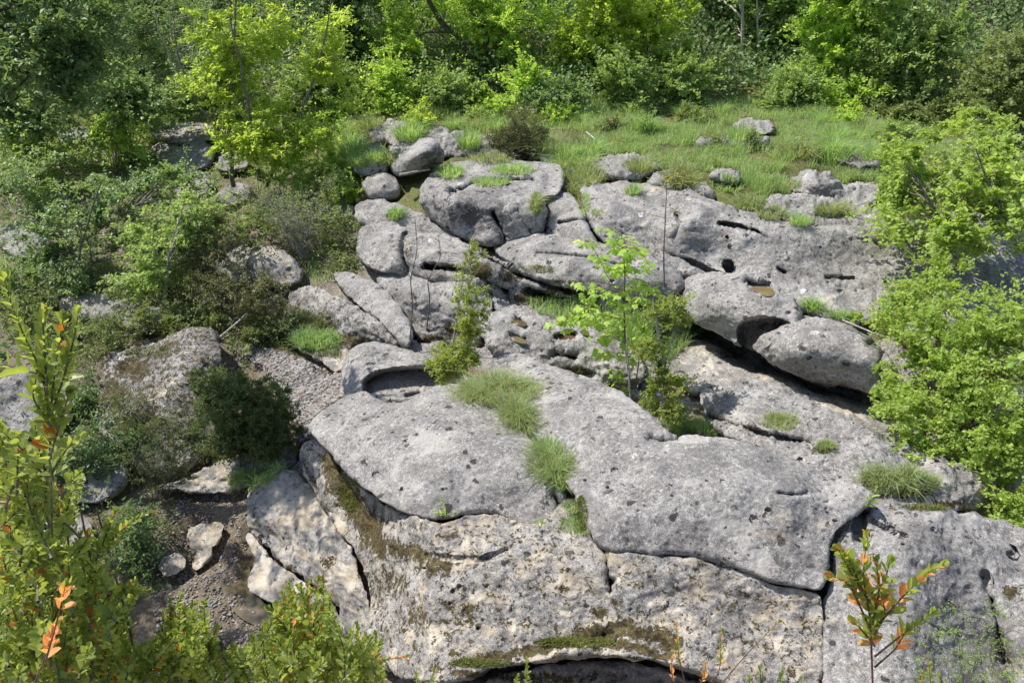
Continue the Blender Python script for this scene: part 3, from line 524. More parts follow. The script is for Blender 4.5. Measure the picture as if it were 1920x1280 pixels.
for i, (nm, lb, pl, pt) in enumerate([
 ('limestone_slab','broken corner block of the far ledge, at its left end',[(690,252,1.46),(694,230,1.58),(712,232,1.60),(724,224,1.62),(752,226,1.62),(772,240,1.58),(764,270,1.42),(748,288,1.34),(728,262,1.42),(704,264,1.40)],[]),
 ('limestone_slab','sloping slab of the far ledge directly behind the pointed boulder',[(718,300,1.30),(738,262,1.46),(768,238,1.58),(818,238,1.60),(845,250,1.56),(848,290,1.38),(800,310,1.32),(750,318,1.28)],[]),
 ('limestone_slab','cracked vertical block of the far ledge right of the pointed boulder',[(826,290,1.40),(832,252,1.58),(846,256,1.58),(858,247,1.60),(878,256,1.56),(882,286,1.40),(868,296,1.34),(846,292,1.36)],[]),
 ('limestone_slab','pale bank of the far ledge left of the spiky dark shrub',[(866,292,1.36),(874,254,1.58),(894,258,1.58),(906,250,1.61),(946,254,1.62),(990,262,1.60),(1000,292,1.44),(940,302,1.34),(900,298,1.34)],[]),
 ('limestone_slab','pale undercut block right of the spiky dark shrub',[(1018,300,1.48),(1022,282,1.58),(1045,276,1.62),(1075,282,1.62),(1082,300,1.52),(1060,318,1.42),(1035,316,1.42)],[]),
 ('limestone_slab','smooth pale hump among the grass above the long ledge wall',[(1100,310,1.52),(1125,298,1.58),(1175,291,1.64),(1215,296,1.64),(1235,312,1.58),(1215,332,1.50),(1170,334,1.50),(1125,330,1.48)],[(1175,308,1.62)]),
 ('limestone_slab','narrow pale strip of rock in front of the smooth pale hump',[(1210,345,1.58),(1240,322,1.62),(1290,330,1.60),(1335,350,1.60),(1330,372,1.54),(1280,362,1.56),(1240,352,1.58)],[]),
 ('boulder','sharp grey stone with dark hollow, sitting in grass on the right',[(1480,345,1.52),(1492,325,1.62),(1520,318,1.70),(1552,322,1.70),(1572,345,1.60),(1570,366,1.48),(1540,372,1.46),(1500,368,1.46)],[(1530,340,1.68)]),
 ('limestone_slab','flat slab right of the sharp grey stone',[(1560,372,1.48),(1580,352,1.54),(1620,345,1.56),(1655,352,1.54),(1640,380,1.46),(1600,392,1.42)],[]),
 ('limestone_slab','long thin slab crossing the grass on the right',[(1475,272,1.60),(1520,274,1.62),(1580,288,1.62),(1640,296,1.62),(1650,312,1.56),(1600,312,1.54),(1540,296,1.56)],[]),
 ('limestone_slab','small bare slab in the far grass below the pale tree trunks',[(1370,236,1.66),(1385,226,1.70),(1425,226,1.72),(1450,236,1.68),(1440,250,1.62),(1400,246,1.62)],[]),
 ('limestone_slab','thin bare strip in the meadow middle',[(1300,264,1.62),(1360,262,1.64),(1440,264,1.64),(1445,272,1.60),(1370,276,1.58),(1310,276,1.58)],[]),
 ('limestone_slab','small pale slab left of the sharp grey stone in the grass',[(1333,330,1.56),(1345,314,1.60),(1375,318,1.60),(1390,336,1.54),(1360,346,1.50)],[]),
 ('limestone_slab','flat shelf with a grassy rim above the right end of the ledge wall',[(1430,395,1.48),(1450,368,1.54),(1500,372,1.54),(1560,380,1.50),(1600,400,1.46),(1580,425,1.42),(1500,424,1.44)],[(1500,395,1.50)]),
 ('limestone_slab','broad pale slab below the sharp grey stone, at the ledge corner',[(1500,425,1.42),(1530,392,1.50),(1600,390,1.50),(1680,400,1.46),(1720,430,1.38),(1660,450,1.34),(1580,445,1.38)],[]),
 ('limestone_slab','flat bright stone at the right of the meadow under the thicket',[(1600,300,1.56),(1660,306,1.60),(1740,330,1.56),(1740,350,1.50),(1660,340,1.50)],[]),
 ]):
    if 9 <= i <= 12: pl = [(x, y, z + .09) for x, y, z in pl]
    rock(nm, lb, pl, pt, step=2.0, r=.03, jag=5, amp=1.5, rough=1.3, dark=[(pl[-1][0], pl[-1][1], 24, 8, .4)], strata=1., pale=[(pl[2][0], pl[2][1], 30, 10, .5)] if i % 2 else ())
rock('boulder', 'white boulder half hidden by brownish juniper, left of centre',
 [(395,500,.40),(405,484,.48),(440,466,.58),(480,457,.64),(515,462,.66),(548,478,.62),(568,500,.52),(566,532,.36),(520,540,.30),(470,540,.26),(420,525,.28)], [(490,490,.60)], base=(.1, .5, 0), step=2.4, r=.10, rough=.35, pale=[(500,480,90,34,.8)], dark=[(555,515,12,16,.5),(520,470,6,6,.8)], pits=20)
rock('boulder', 'mossy pitted boulder behind the dark grass mound on the left',
 [(190,700,-.10),(210,662,.02),(260,648,.10),(310,636,.18),(350,620,.24),(385,615,.28),(408,625,.28),(416,660,.20),(412,720,.0),(408,780,-.2),(396,850,-.38),(330,890,-.46),(250,880,-.46),(195,840,-.4),(180,770,-.28)],
 [(300,690,.08),(370,660,.24),(330,780,-.12),(260,760,-.14)], base=(.5, .25, .2), step=2.6, r=.08, amp=1.3, rough=1., pits=60, moss=[(250,690,60,30,.85),(320,650,50,16,.7),(260,800,80,50,.8),(340,770,50,30,.6),(210,740,40,60,.8)], pale=[(300,740,90,40,.6)], dark=[(385,670,26,30,.45),(385,640,24,14,.5)])
rock('boulder', 'small rounded stone with pale ring at the right foot of the mossy boulder',
 [(345,790,-.26),(365,758,-.18),(390,755,-.14),(406,775,-.16),(400,800,-.26),(370,820,-.36)], [], step=2.6, r=.06, rough=.4, pale=[(380,775,30,20,.4)])
rock('boulder', 'pale rough ledge under the heath mound, above the muddy hollow',
 [(285,915,-.46),(330,895,-.40),(390,880,-.36),(430,858,-.30),(480,846,-.24),(530,846,-.20),(560,856,-.20),(556,876,-.28),(520,890,-.34),(470,908,-.42),(420,925,-.48),(350,925,-.52)], [(450,880,-.34)], base=(.2, .5, .1), step=2.6, r=.05, rough=.9, amp=1.3, pale=[(400,900,120,30,.7)], moss=[(440,900,60,8,.4)])
rock('boulder', 'pale stone in leaf shade left of the muddy hollow',
 [(118,915,-.44),(140,880,-.36),(190,860,-.32),(235,872,-.34),(240,905,-.42),(200,940,-.5),(140,945,-.52)], [], step=3, r=.05, rough=.5, pale=[(180,900,70,40,.6)])
rock('boulder', 'pale stone deep in the shade under the lower left box bush',
 [(60,985,-.52),(100,955,-.45),(160,960,-.45),(180,1000,-.5),(160,1040,-.6),(80,1035,-.6)], [], step=3, r=.05, rough=.5, pale=[(120,990,60,40,.5)])
for lb, pl in [
 ('shaded rock among the hazel stems, upper of the pair by the dark wood at left',[(275,245,1.32),(300,228,1.42),(350,228,1.46),(400,234,1.44),(410,258,1.32),(360,270,1.24),(300,268,1.24)]),
 ('shaded rounded rock with striped moss left of the yellow-green maple',[(275,290,1.08),(300,264,1.22),(350,258,1.28),(395,268,1.26),(405,300,1.08),(370,325,.96),(310,322,.94)]),
 ('pale square rock behind the maple stem',[(404,320,1.02),(412,290,1.18),(440,280,1.24),(470,292,1.22),(468,318,1.06),(435,326,.98)]),
 ('sunlit low rock at the foot of the maple, on its left',[(315,365,.84),(330,325,.96),(365,315,1.02),(395,332,1.0),(400,362,.84),(360,376,.76)]),
 ('sunlit low rock at the foot of the maple, on its right',[(400,372,.82),(420,350,.92),(450,340,.96),(475,356,.90),(468,378,.78),(430,388,.74)]),
 ('dark rock under the overhanging branch at far left',[(95,260,1.12),(120,240,1.22),(165,236,1.24),(175,262,1.10),(140,278,1.02)]),
 ('dark stone deep behind the left hazel',[(130,300,.9),(150,275,1.02),(190,276,1.02),(200,310,.84),(160,320,.8)]),
 ('rough stone by the left edge behind the hazel',[(-20,450,.46),(10,418,.60),(50,418,.62),(95,440,.54),(100,475,.38),(40,492,.32)]),
 ('low pale stone showing between the hazel stems',[(100,560,.14),(140,545,.22),(200,550,.24),(260,575,.16),(240,610,.04),(150,605,.04)]),
 ('flat mossy stone below the small leafy maple on the left',[(230,590,.16),(260,572,.22),(310,575,.22),(330,600,.12),(290,625,.04),(240,620,.04)]),
 ('dark rock in the leaf shade at the left edge',[(-30,740,-.1),(20,700,.02),(80,690,.02),(130,720,-.1),(140,790,-.3),(60,830,-.42),(-20,820,-.4)]),
 ('grey rock below the sapling row right of the maple',[(560,395,.78),(590,372,.90),(640,368,.96),(665,385,.94),(660,412,.80),(600,420,.72)])]:
    rock('boulder', lb, pl, [], step=2.6, r=.08, amp=1.2, rough=.7, base=(.22, 0, .3 if pl[0][0] < 0 else .12), moss=[(pl[-1][0], pl[-1][1], 40, 14, .7), (pl[1][0], pl[1][1], 18, 8, .5)])  # left-edge rocks start darker: leaf shade put into their colour

# ================================================================== SOIL, one sheet out to the wood
EX = [(600,200,1.55),(900,200,1.62),(1300,200,1.64),(1700,240,1.6),(1900,280,1.55),(1000,262,1.52),(1400,290,1.52),(1600,335,1.46),(1380,372,1.46),(1560,410,1.36),(1480,395,1.42),(1800,400,1.25),(1900,560,.8),(1850,700,.45),(1900,900,.2),(1900,1250,-.5),
 (1060,585,.48),(1140,600,.48),(700,560,.2),(600,500,.25),(600,640,.0),(540,700,-.02),(600,740,.04),(480,660,.02),(560,760,-.02),(450,800,-.3),(400,930,-.6),(440,1000,-.66),(400,1100,-.68),(500,1150,-.68),(380,1200,-.68),(200,1050,-.8),(200,900,-.6),(80,650,-.35),(100,500,.1),(300,450,.3),(250,560,.02),(100,350,.6),(100,250,.9),(350,240,1.15),(560,260,1.3),(500,400,.5),(1230,700,.1),(1260,770,.2),(1170,300,1.5),(1070,345,1.4),(860,295,1.38),(700,350,.9),(760,350,.95),(900,470,.6),(640,345,.95),(1780,900,.5),(950,700,.3),(1500,650,.3)]
C3 = np.array([Pz(a, b_, c_) for a, b_, c_ in EX])
PL = [(x, y, z) for x in (-6, -3, 0, 3, 6) for y, z in ((-1.5, 2.6), (.6, 2.55), (1.9, .4), (2.7, -.8))] + [(x, y, z) for x in (-14, -5, 5, 14) for y, z in ((15.5, 1.65), (17.2, 2.1), (22, 6.), (34, 16.))] + [(-14, 8, 1.), (14, 8, 1.2), (-9, 6, 0.3), (9, 5, .5), (-14, 13, 1.2), (14, 13, 1.6)]
C3 = np.concatenate([C3, np.array(PL, float)] + SEATS)
fter = rbf_fit(C3[:, :2], C3[:, 2], .15)
gx = np.arange(-16, 16.01, .07); gy = np.arange(-2, 36, .07)
GX, GY = np.meshgrid(gx, gy); TZ = fter(GX, GY)
tp = np.stack([GX.ravel(), GY.ravel(), np.zeros(GX.size)], 1)
TZ = TZ + (fbm(tp * 1.1, 3) * .06 + fbm(tp * 5, 3) * .03 + ridged(tp * 2.6, 3) * .03).reshape(GX.shape)
TZ = np.where((GY > 2.8) & (GY < 15), np.minimum(TZ, 1.72), TZ)
AV = np.concatenate(ALLROCK); ix = np.clip(((AV[:, 0] + 16) / .07 + .5).astype(int), 0, len(gx) - 1); iy = np.clip(((AV[:, 1] + 2) / .07 + .5).astype(int), 0, len(gy) - 1)
lim = np.full(TZ.shape, 99.); np.minimum.at(lim, (iy, ix), AV[:, 2] - .10)
l2 = lim.copy()
for dx, dy in ((1, 0), (-1, 0), (0, 1), (0, -1)): l2 = np.minimum(l2, np.roll(np.roll(lim, dx, 1), dy, 0) + .02)
TZ = np.minimum(TZ, l2)
gr = smooth((TZ - .75) / .4) * (GY > 7); hill = smooth((GY - 16) / 2); grs = np.clip(gr * (1 - .9 * hill), 0, 1)
TV = np.stack([GX, GY, TZ], -1).reshape(-1, 3)
n1, n2 = GX.shape; ii = np.arange(n1 * n2).reshape(n1, n2)
TF = np.stack([ii[:-1, :-1], ii[:-1, 1:], ii[1:, 1:], ii[1:, :-1]], -1).reshape(-1, 4)
stony = np.clip((1 - gr) * (TZ > -.4) * .95 * (.15 + .85 * smooth((GX + 2.6) / 1.2)), 0, 1)
ter = obj('riverbed_ground', mk_mesh('riverbed_ground', TV, TF, [M_soil], True, dict(grassy=grs.ravel(), stony=stony.ravel()))); tag(ter, 'stony brown riverbed soil rising to a wooded slope', kind='structure')
ROCK_F = BN
gather(TV, TF, 'soil')
_v = np.concatenate(BV); _f = np.concatenate(BF)
NROCKFACE = sum(len(f) for f in BF[:-1])
BVH = BVHTree.FromPolygons(_v.tolist(), _f.tolist())
def hit(px, py):
    d = rays(px, py); r = BVH.ray_cast(Vector(CAM), Vector(d))
    if r[0] is None: return None, None, False
    return np.array(r[0]), np.array(r[1]), r[2] >= NROCKFACE
def ground_z(x, y):
    r = BVH.ray_cast(Vector((x, y, 20)), Vector((0, 0, -1)))
    return r[0].z if r[0] else 0
# ================================================================== PLANTS
def unit(a): return a / (np.linalg.norm(a, axis=-1, keepdims=True) + 1e-9)
# leaf outlines: (along, across, lift) + faces
T_KITE = (np.array([[0, 0, 0], [.45, .5, .10], [1, 0, -.06], [.45, -.5, .10]]), np.array([[0, 1, 2], [0, 2, 3]]))
T_OVAL = (np.array([[0, 0, 0], [.22, .36, .10], [.6, .5, .12], [.9, .26, .06], [1, 0, -.03], [.9, -.26, .06], [.6, -.5, .12], [.22, -.36, .10], [.5, 0, 0]]),
          np.array([[0, 1, 8], [1, 2, 8], [2, 3, 8], [3, 4, 8], [4, 5, 8], [5, 6, 8], [6, 7, 8], [7, 0, 8]]))
_lob = []
for k in range(10):
    a = -2.6 + 5.2 * k / 9; r_ = (1.0 if k % 2 == 0 else .55) * (.75 + .25 * math.cos(a)); _lob.append([.35 + r_ * math.cos(a) * .65, r_ * math.sin(a) * .62, -.12 * r_ * r_])
T_MAPLE = (np.array([[.3, 0, .06]] + _lob), np.array([[0, i, i + 1] for i in range(1, 10)]))
def leaves(P, D, N, L, W, tpl, rs):
    """instances of one leaf outline: P base, D direction, N face normal, L length, W width"""
    n = len(P); D = unit(D); N = unit(N - D * (N * D).sum(1)[:, None]); B = np.cross(N, D)
    T, F = tpl; L = np.broadcast_to(L, n)[:, None, None]; W = np.broadcast_to(W, n)[:, None, None]
    V = P[:, None] + T[None, :, 0:1] * L * D[:, None] + T[None, :, 1:2] * W * B[:, None] + T[None, :, 2:3] * L * N[:, None]
    k = len(T); FF = (F[None] + (np.arange(n) * k)[:, None, None]).reshape(-1, 3)
    return V.reshape(-1, 3), FF, np.repeat(rs.rand(n), k)
def tubes(lines, sides=4):
    """lines: list of (points (k,3), radii (k,))"""
    VV, FF, n0 = [], [], 0
    ang = np.arange(sides) * 2 * np.pi / sides
    for P, R in lines:
        P = np.asarray(P, float); k = len(P); T = unit(np.gradient(P, axis=0)); ref = np.array([.3, .9, .2])
        A = unit(np.cross(T, ref)); B = np.cross(T, A); R = np.asarray(R)[:, None, None]
        V = P[:, None] + R * (np.cos(ang)[None, :, None] * A[:, None] + np.sin(ang)[None, :, None] * B[:, None])
        VV.append(V.reshape(-1, 3)); i = np.arange(k - 1)[:, None] * sides; j = np.arange(sides)[None]; j2 = (j + 1) % sides
        FF.append((np.stack([i + j, i + j2, i + sides + j2, i + sides + j], -1) + n0).reshape(-1, 4)); n0 += k * sides
    return np.concatenate(VV), np.concatenate(FF)
def twig(a, b_, r0, r1, rs, bend=.12, k=6, sag=0.):
    a = np.asarray(a, float); b_ = np.asarray(b_, float); t = np.linspace(0, 1, k)[:, None]; L = np.linalg.norm(b_ - a)
    o = rs.normal(size=3) * bend * L; w_ = rs.normal(size=(k, 3)) * L * .012; w_[0] = 0
    p = a + (b_ - a) * t + o * (t * (1 - t)) * 1.6 + w_; p[:, 2] += sag * L * (t[:, 0] * (1 - t[:, 0]))
    return p, r0 + (r1 - r0) * t[:, 0]
# leaf materials (sunlit values come from the light, these are the leaves' own colours)
ML = dict(
 bright=leaf_material('bright_spring_leaf', (.12, .185, .03), (.24, .32, .05), None, .5),
 maple=leaf_material('yellow_green_leaf', (.12, .17, .025), (.24, .30, .045), None, .55),
 mid=leaf_material('mid_green_leaf', (.085, .13, .03), (.19, .25, .06), None, .42),
 dark=leaf_material('dark_green_leaf', (.042, .074, .02), (.115, .17, .045), None, .3),
 blue=leaf_material('cool_green_leaf', (.065, .11, .03), (.15, .205, .058), None, .38, .4, .4),
 box=leaf_material('box_leaf', (.065, .095, .015), (.20, .235, .045), (.36, .12, .03), .5, .38, .4),
 boxy=leaf_material('yellowish_box_leaf', (.085, .12, .018), (.21, .245, .042), (.42, .13, .04), .5, .4, .4),
 orange=leaf_material('orange_tinted_box_leaf', (.30, .20, .04), (.45, .16, .06), None, .4),
 juniper=leaf_material('brown_juniper_needle', (.05, .06, .016), (.13, .13, .038), (.16, .08, .03), .2),
 olive=leaf_material('olive_leaf', (.06, .085, .022), (.15, .18, .045), (.2, .16, .06), .35),
 bramble=leaf_material('fresh_bramble_leaf', (.10, .15, .025), (.22, .28, .048), (.22, .13, .06), .45),
 grass=leaf_material('fresh_grass', (.10, .165, .045), (.20, .27, .085), (.42, .36, .2), .45, .55, .2),
 drygrass=leaf_material('mixed_grass', (.085, .13, .035), (.21, .225, .08), (.42, .34, .2), .35, .6, .2),
 heath=leaf_material('dark_heath', (.038, .056, .014), (.105, .13, .034), (.16, .13, .06), .25, .6, .2),
 moss=leaf_material('moss_cushion', (.05, .06, .012), (.11, .12, .02), None, .2, .8, .1))

def plant(name, label, cat, base, blobs, leafm='mid', size=.05, n=4000, tpl=T_KITE, wr=.6, clusters=60, rc=.16, flat=.5, bark=None,
          stems=12, r0=.02, trunk=None, seed=0, group=None, shell=.35, up=.6, droop=0., foliage='foliage', wood='stem', spread_=1., twigs=None):
    """A shrub or tree. base: point on the ground. blobs: (px, py, rx_px, ry_px, Y, ry_m, share) ellipsoids of foliage.
    trunk: list of (pixel polylines at Y with radii)"""
    rs = np.random.RandomState(seed + 100); base = np.asarray(base, float)
    t = root(name, base, label, cat, group)
    ys = [q for q in (trunk[0][1] if isinstance(trunk[0][1], (list, tuple)) else [trunk[0][1]])][0] if trunk else sum(b_[4] for b_ in blobs) / len(blobs)
    f = base[1] / ys
    blobs = [(b_[0], b_[1], b_[2], b_[3], b_[4] * f, b_[5] * f) + tuple(b_[6:]) for b_ in blobs]; size *= f; rc *= f; r0 *= f
    if trunk: trunk = [(q[0], [y * f for y in q[1]] if isinstance(q[1], (list, tuple)) else q[1] * f, q[2] * f, q[3] * f) for q in trunk]
    C, AX = [], []; W_ = np.array([b_[6] if len(b_) > 6 else 1. for b_ in blobs]); W_ = W_ / W_.sum()
    for b_, w_ in zip(blobs, W_):
        cc = Py(b_[0], b_[1], b_[4]); m = np.linalg.norm(cc - CAM) / FPX
        k = max(2, int(round(clusters * w_ * 1.5))); d = unit(rs.normal(size=(k, 3))); r_ = rs.rand(k, 1) ** max(shell, .45)
        off = d * r_ * np.array([b_[2] * m, b_[5], b_[3] * m]) * rs.uniform(.85, 1.2, (k, 1))
        C.append(cc + off); AX.append(unit(d * .9 + rs.normal(size=(k, 3)) * .55 + [0, 0, .35 + .3 * spread_]))
    C = np.concatenate(C); AX = np.concatenate(AX)
    keep = fbm(C / (rc * 4.) + seed, 2) > -.22                  # leaves gaps in the crown
    if keep.sum() < 8: keep[:] = True
    C, AX = C[keep], AX[keep]; nc = len(C)
    rad = rc * np.clip(np.exp(rs.normal(size=nc) * .4), .45, 2.2)
    per = rs.dirichlet(np.ones(nc) * 2.5 * 1.) * n; per = np.maximum(per.astype(int), 4); ci = np.repeat(np.arange(nc), per); nn = len(ci)
    K = 6; tilt = unit(rs.normal(size=(nc, 3)) * .3 + [0, 0, 1]); O = C - AX * rad[:, None] * .8
    SD = AX[:, None] + rs.normal(size=(nc, K, 3)) * .62; SD = SD - tilt[:, None] * ((SD * tilt[:, None]).sum(2) * (1 - flat) * .8)[:, :, None]; SD = unit(SD) * (rad[:, None] * rs.uniform(.9, 2.3, (nc, K)))[:, :, None]
    ki = rs.randint(0, K, nn); d3 = SD[ci, ki]; tt = rs.uniform(.12, 1.02, nn)[:, None]; du = unit(d3)
    side = unit(np.cross(du, tilt[ci] + rs.normal(size=(nn, 3)) * .5)) * rs.choice([-1., 1.], nn)[:, None]
    Pp = O[ci] + d3 * tt + np.array([0, 0, -.10]) * (tt ** 2) * rad[ci][:, None] + rs.normal(size=(nn, 3)) * rad[ci][:, None] * .05
    out = du
    D = unit(side * .85 + du * .6 + rs.normal(size=(nn, 3)) * .35 + [0, 0, -droop - .05]); N = unit(tilt[ci] * up * 1.2 + rs.normal(size=(nn, 3)) * (1.05 - up) + np.array([0, 0, .3]) + np.array([SUN.x, SUN.y, 0]) * .2)
    s = size * rs.uniform(.65, 1.25, nn)
    V, F, R = leaves(Pp, D, N, s, s * wr, tpl, rs); R = np.clip(R * .5 + .5 * np.repeat(rs.rand(nc)[ci], len(tpl[0])), 0, 1)
    child(foliage, V, F, ML[leafm], t, False, dict(rnd=R))
    lines = []; anchor = []
    if trunk:
        for tp_, Yt, ra, rb in trunk:
            pts = [Py(x, y, Yt) if not isinstance(Yt, (list, tuple)) else None for x, y in tp_] if not isinstance(Yt, (list, tuple)) else [Py(x, y, yy) for (x, y), yy in zip(tp_, Yt)]
            pts = np.array(pts); k = len(pts); tt = np.linspace(0, k - 1, k * 4); P3 = np.stack([np.interp(tt, np.arange(k), pts[:, a]) for a in range(3)], 1)
            P3[1:-1] = (P3[:-2] + 2 * P3[1:-1] + P3[2:]) / 4; L = np.linalg.norm(P3[-1] - P3[0]); P3[1:] += fbm(P3[1:] * 3, 2)[:, None] * L * .008
            lines.append((P3, np.linspace(ra, rb, len(P3)))); anchor.append(P3)
        tv, tf = tubes(lines, 7); child('trunk', tv, tf, bark or M_bark, t)
        A = np.concatenate(anchor)
    lines = []
    sel = rs.permutation(len(C))[:stems]
    for i in sel:
        if trunk:
            d = np.linalg.norm(A - C[i], axis=1) + np.maximum(0, A[:, 2] - C[i][2] + .1) * 1.5; a = A[np.argmin(d * rs.uniform(.9, 1.2, len(d)))]
        else: a = base + rs.normal(size=3) * [.05, .05, .0]
        ra = r0 * rs.uniform(.5, 1)
        ln = twig(a, O[i], ra, ra * .3, rs, .10, 7, .12); lines.append(ln)
    for i in rs.permutation(nc)[:(stems * 3 if twigs is None else twigs)]:
        for q in range(K - 1):
            p0 = O[i]; lines.append((np.array([p0, p0 + SD[i, q] * .5, p0 + SD[i, q]]), np.array([.22, .15, .06]) * max(.004, r0 * .8)))
    if lines:
        tv, tf = tubes(lines, 4); child(wood, tv, tf, bark or M_bark, t)
    return t

def box_shoots(name, label, base, shoots, Y, leaf=.022, seed=0, leafm='box', cat='shrub', group=None, gap=.011, r=.0016, stem_from=None, spread=.75, tip=None, wd=.56, bark=None, tpl=T_OVAL):
    """Box-like plant: each shoot is a pixel polyline (with its own distance) that carries opposite leaf pairs."""
    rs = np.random.RandomState(seed + 900); base = np.asarray(base, float); t = root(name, base, label, cat, group)
    LP, LD, LN, LL, lines = [], [], [], [], []
    OP = ([], [], [], [])
    for s_ in shoots:
        pl, Ys = s_[0], s_[1]
        Ys = Ys if isinstance(Ys, (list, tuple)) else [Ys] * len(pl)
        pts = np.array([Py(x, y, yy) for (x, y), yy in zip(pl, Ys)]); k = len(pts)
        tt = np.linspace(0, k - 1, 6 * k); P3 = np.stack([np.interp(tt, np.arange(k), pts[:, a]) for a in range(3)], 1)
        for _ in range(3): P3[1:-1] = (P3[:-2] + 2 * P3[1:-1] + P3[2:]) / 4
        lines.append((P3, np.linspace(r * 1.6, r * .5, len(P3))))
        seg = np.linalg.norm(np.diff(P3, axis=0), axis=1); cum = np.r_[0, np.cumsum(seg)]; L = cum[-1]
        skip = s_[2] if len(s_) > 2 else 0.
        orng = s_[3] if len(s_) > 3 else 0.
        a = max(skip * L, gap); kk = 0; phi0 = rs.uniform(0, 3)
        while a < L:
            p = np.array([np.interp(a, cum, P3[:, c]) for c in range(3)]); i = min(np.searchsorted(cum, a), len(P3) - 1); T = unit(P3[i] - P3[max(i - 1, 0)])
            A = unit(np.cross(T, [.2, .3, .93])); B = np.cross(T, A); ph = phi0 + kk * math.pi / 2 + rs.normal() * .3
            fr = a / L; open_ = spread * (1.1 - .55 * fr)
            for sgn in (1, -1):
                if rs.rand() < .06: continue
                o = (math.cos(ph) * A + math.sin(ph) * B) * sgn
                d = T * (1 - open_ * .6) + o * open_ + rs.normal(size=3) * .12
                sz = leaf * rs.uniform(.7, 1.15) * (.75 + .35 * math.sin(math.pi * min(1, fr * 1.1 + .1)))
                dst = OP if rs.rand() < orng else (LP, LD, LN, LL)
                dst[0].append(p + o * .001); dst[1].append(d); dst[2].append(T * .9 - o * .5 + np.array([0, 0, .5]) + rs.normal(size=3) * .2); dst[3].append(sz)
            a += gap * rs.uniform(.8, 1.25); kk += 1
        for q in range(3):
            LP.append(P3[-1]); LD.append(T + rs.normal(size=3) * .35); LN.append(rs.normal(size=3)); LL.append(leaf * .6)
    V, F, R = leaves(np.array(LP), np.array(LD), np.array(LN), np.array(LL), np.array(LL) * wd, tpl, rs)
    child('foliage', V, F, ML[leafm], t, True, dict(rnd=R))
    if OP[0]:
        V, F, R = leaves(np.array(OP[0]), np.array(OP[1]), np.array(OP[2]), np.array(OP[3]), np.array(OP[3]) * wd, tpl, rs)
        k = len(tpl[0]); m = len(tpl[1])
        if len(OP[0]) > 80: o = child('turned_leaves', V, F, ML['orange'], t, True, dict(rnd=R)); o['label'] = 'orange and coral coloured leaves'; o['kind'] = 'stuff'
        else:
            for q in range(len(OP[0])): o = child('turned_leaf', V[q * k:(q + 1) * k], F[q * m:(q + 1) * m] - q * k, ML['orange'], t, True, dict(rnd=R[q * k:(q + 1) * k])); o['label'] = 'orange leaf'
    for s_ in (stem_from or []):
        pts = np.array([Py(x, y, yy) for x, y, yy in s_]); lines.append((np.stack([np.interp(np.linspace(0, len(pts) - 1, 12), np.arange(len(pts)), pts[:, a]) for a in range(3)], 1), np.linspace(r * 1.7, r * 1.3, 12)))
    tv, tf = tubes(lines, 5); child('stem', tv, tf, bark or M_bark, t)
    return t

# ------------------------------------------------------------------ grass
def blades(P, Hh, W, rs, lean=.5, dirs=None, k=3):
    n = len(P); a = rs.uniform(0, 2 * np.pi, n); d = np.stack([np.cos(a), np.sin(a), np.zeros(n)], 1) if dirs is None else dirs
    b_ = np.stack([-d[:, 1], d[:, 0], np.zeros(n)], 1); b_ = unit(b_ + rs.normal(size=(n, 3)) * .3)
    Hh = np.broadcast_to(Hh, n)[:, None]; ln = np.abs(rs.normal(size=(n, 1))) * lean + .08
    m = P + np.array([0, 0, .6]) * Hh + d * ln * Hh * .35; e = P + np.array([0, 0, 1.]) * Hh * (1 - .25 * np.minimum(ln, 2)) + d * ln * Hh * 1.0
    W = np.broadcast_to(W, n)[:, None]
    V = np.stack([P - b_ * W / 2, P + b_ * W / 2, m - b_ * W * .35, m + b_ * W * .35, e], 1).reshape(-1, 3); i = np.arange(n)[:, None] * 5
    F3 = np.concatenate([i + [0, 1, 3], i + [0, 3, 2], i + [2, 3, 4]], 0)
    return V, F3, np.repeat(rs.rand(n), 5)
TUFTS = {}
def tuft_mesh(kind, v):
    rs = np.random.RandomState(v * 7 + len(kind)); n, R, hh, wd, lean, mat = dict(
        grass=(420, .13, .24, .007, .7, 'grass'), dry=(420, .14, .20, .006, .9, 'drygrass'), heath=(900, .15, .13, .006, .6, 'heath'), short=(260, .11, .10, .006, .6, 'grass'), moss=(900, .10, .03, .008, .5, 'moss'))[kind]
    a = rs.uniform(0, 6.28, n); r_ = R * np.sqrt(rs.rand(n)); P = np.stack([r_ * np.cos(a), r_ * np.sin(a), -.02 + 0 * a], 1)
    d = unit(np.stack([np.cos(a), np.sin(a), 0 * a], 1) + rs.normal(size=(n, 3)) * [.7, .7, 0])
    V, F, Rn = blades(P, hh * rs.uniform(.5, 1.15, n) * (1.1 - .4 * (r_ / R)), wd, rs, lean, d)
    return mk_mesh(kind + '_tuft', V, F, [ML[mat]], False, dict(rnd=Rn))
def tuft(kind, px, py, s, label, group=None, seed=0, sz=1.):
    p, nrm, _ = hit(px, py)
    if p is None: return
    key = (kind, seed % 3)
    if key not in TUFTS: TUFTS[key] = tuft_mesh(*key)
    o = obj({'grass': 'grass_tuft', 'dry': 'grass_tuft', 'heath': 'heath_tuft', 'short': 'grass_tuft', 'moss': 'moss_cushion'}[kind], TUFTS[key], None, p)
    o.scale = (s, s, s * sz); o.rotation_euler = (0, 0, seed * 1.7); tag(o, label, 'plant' if kind != 'moss' else 'moss', group); return o
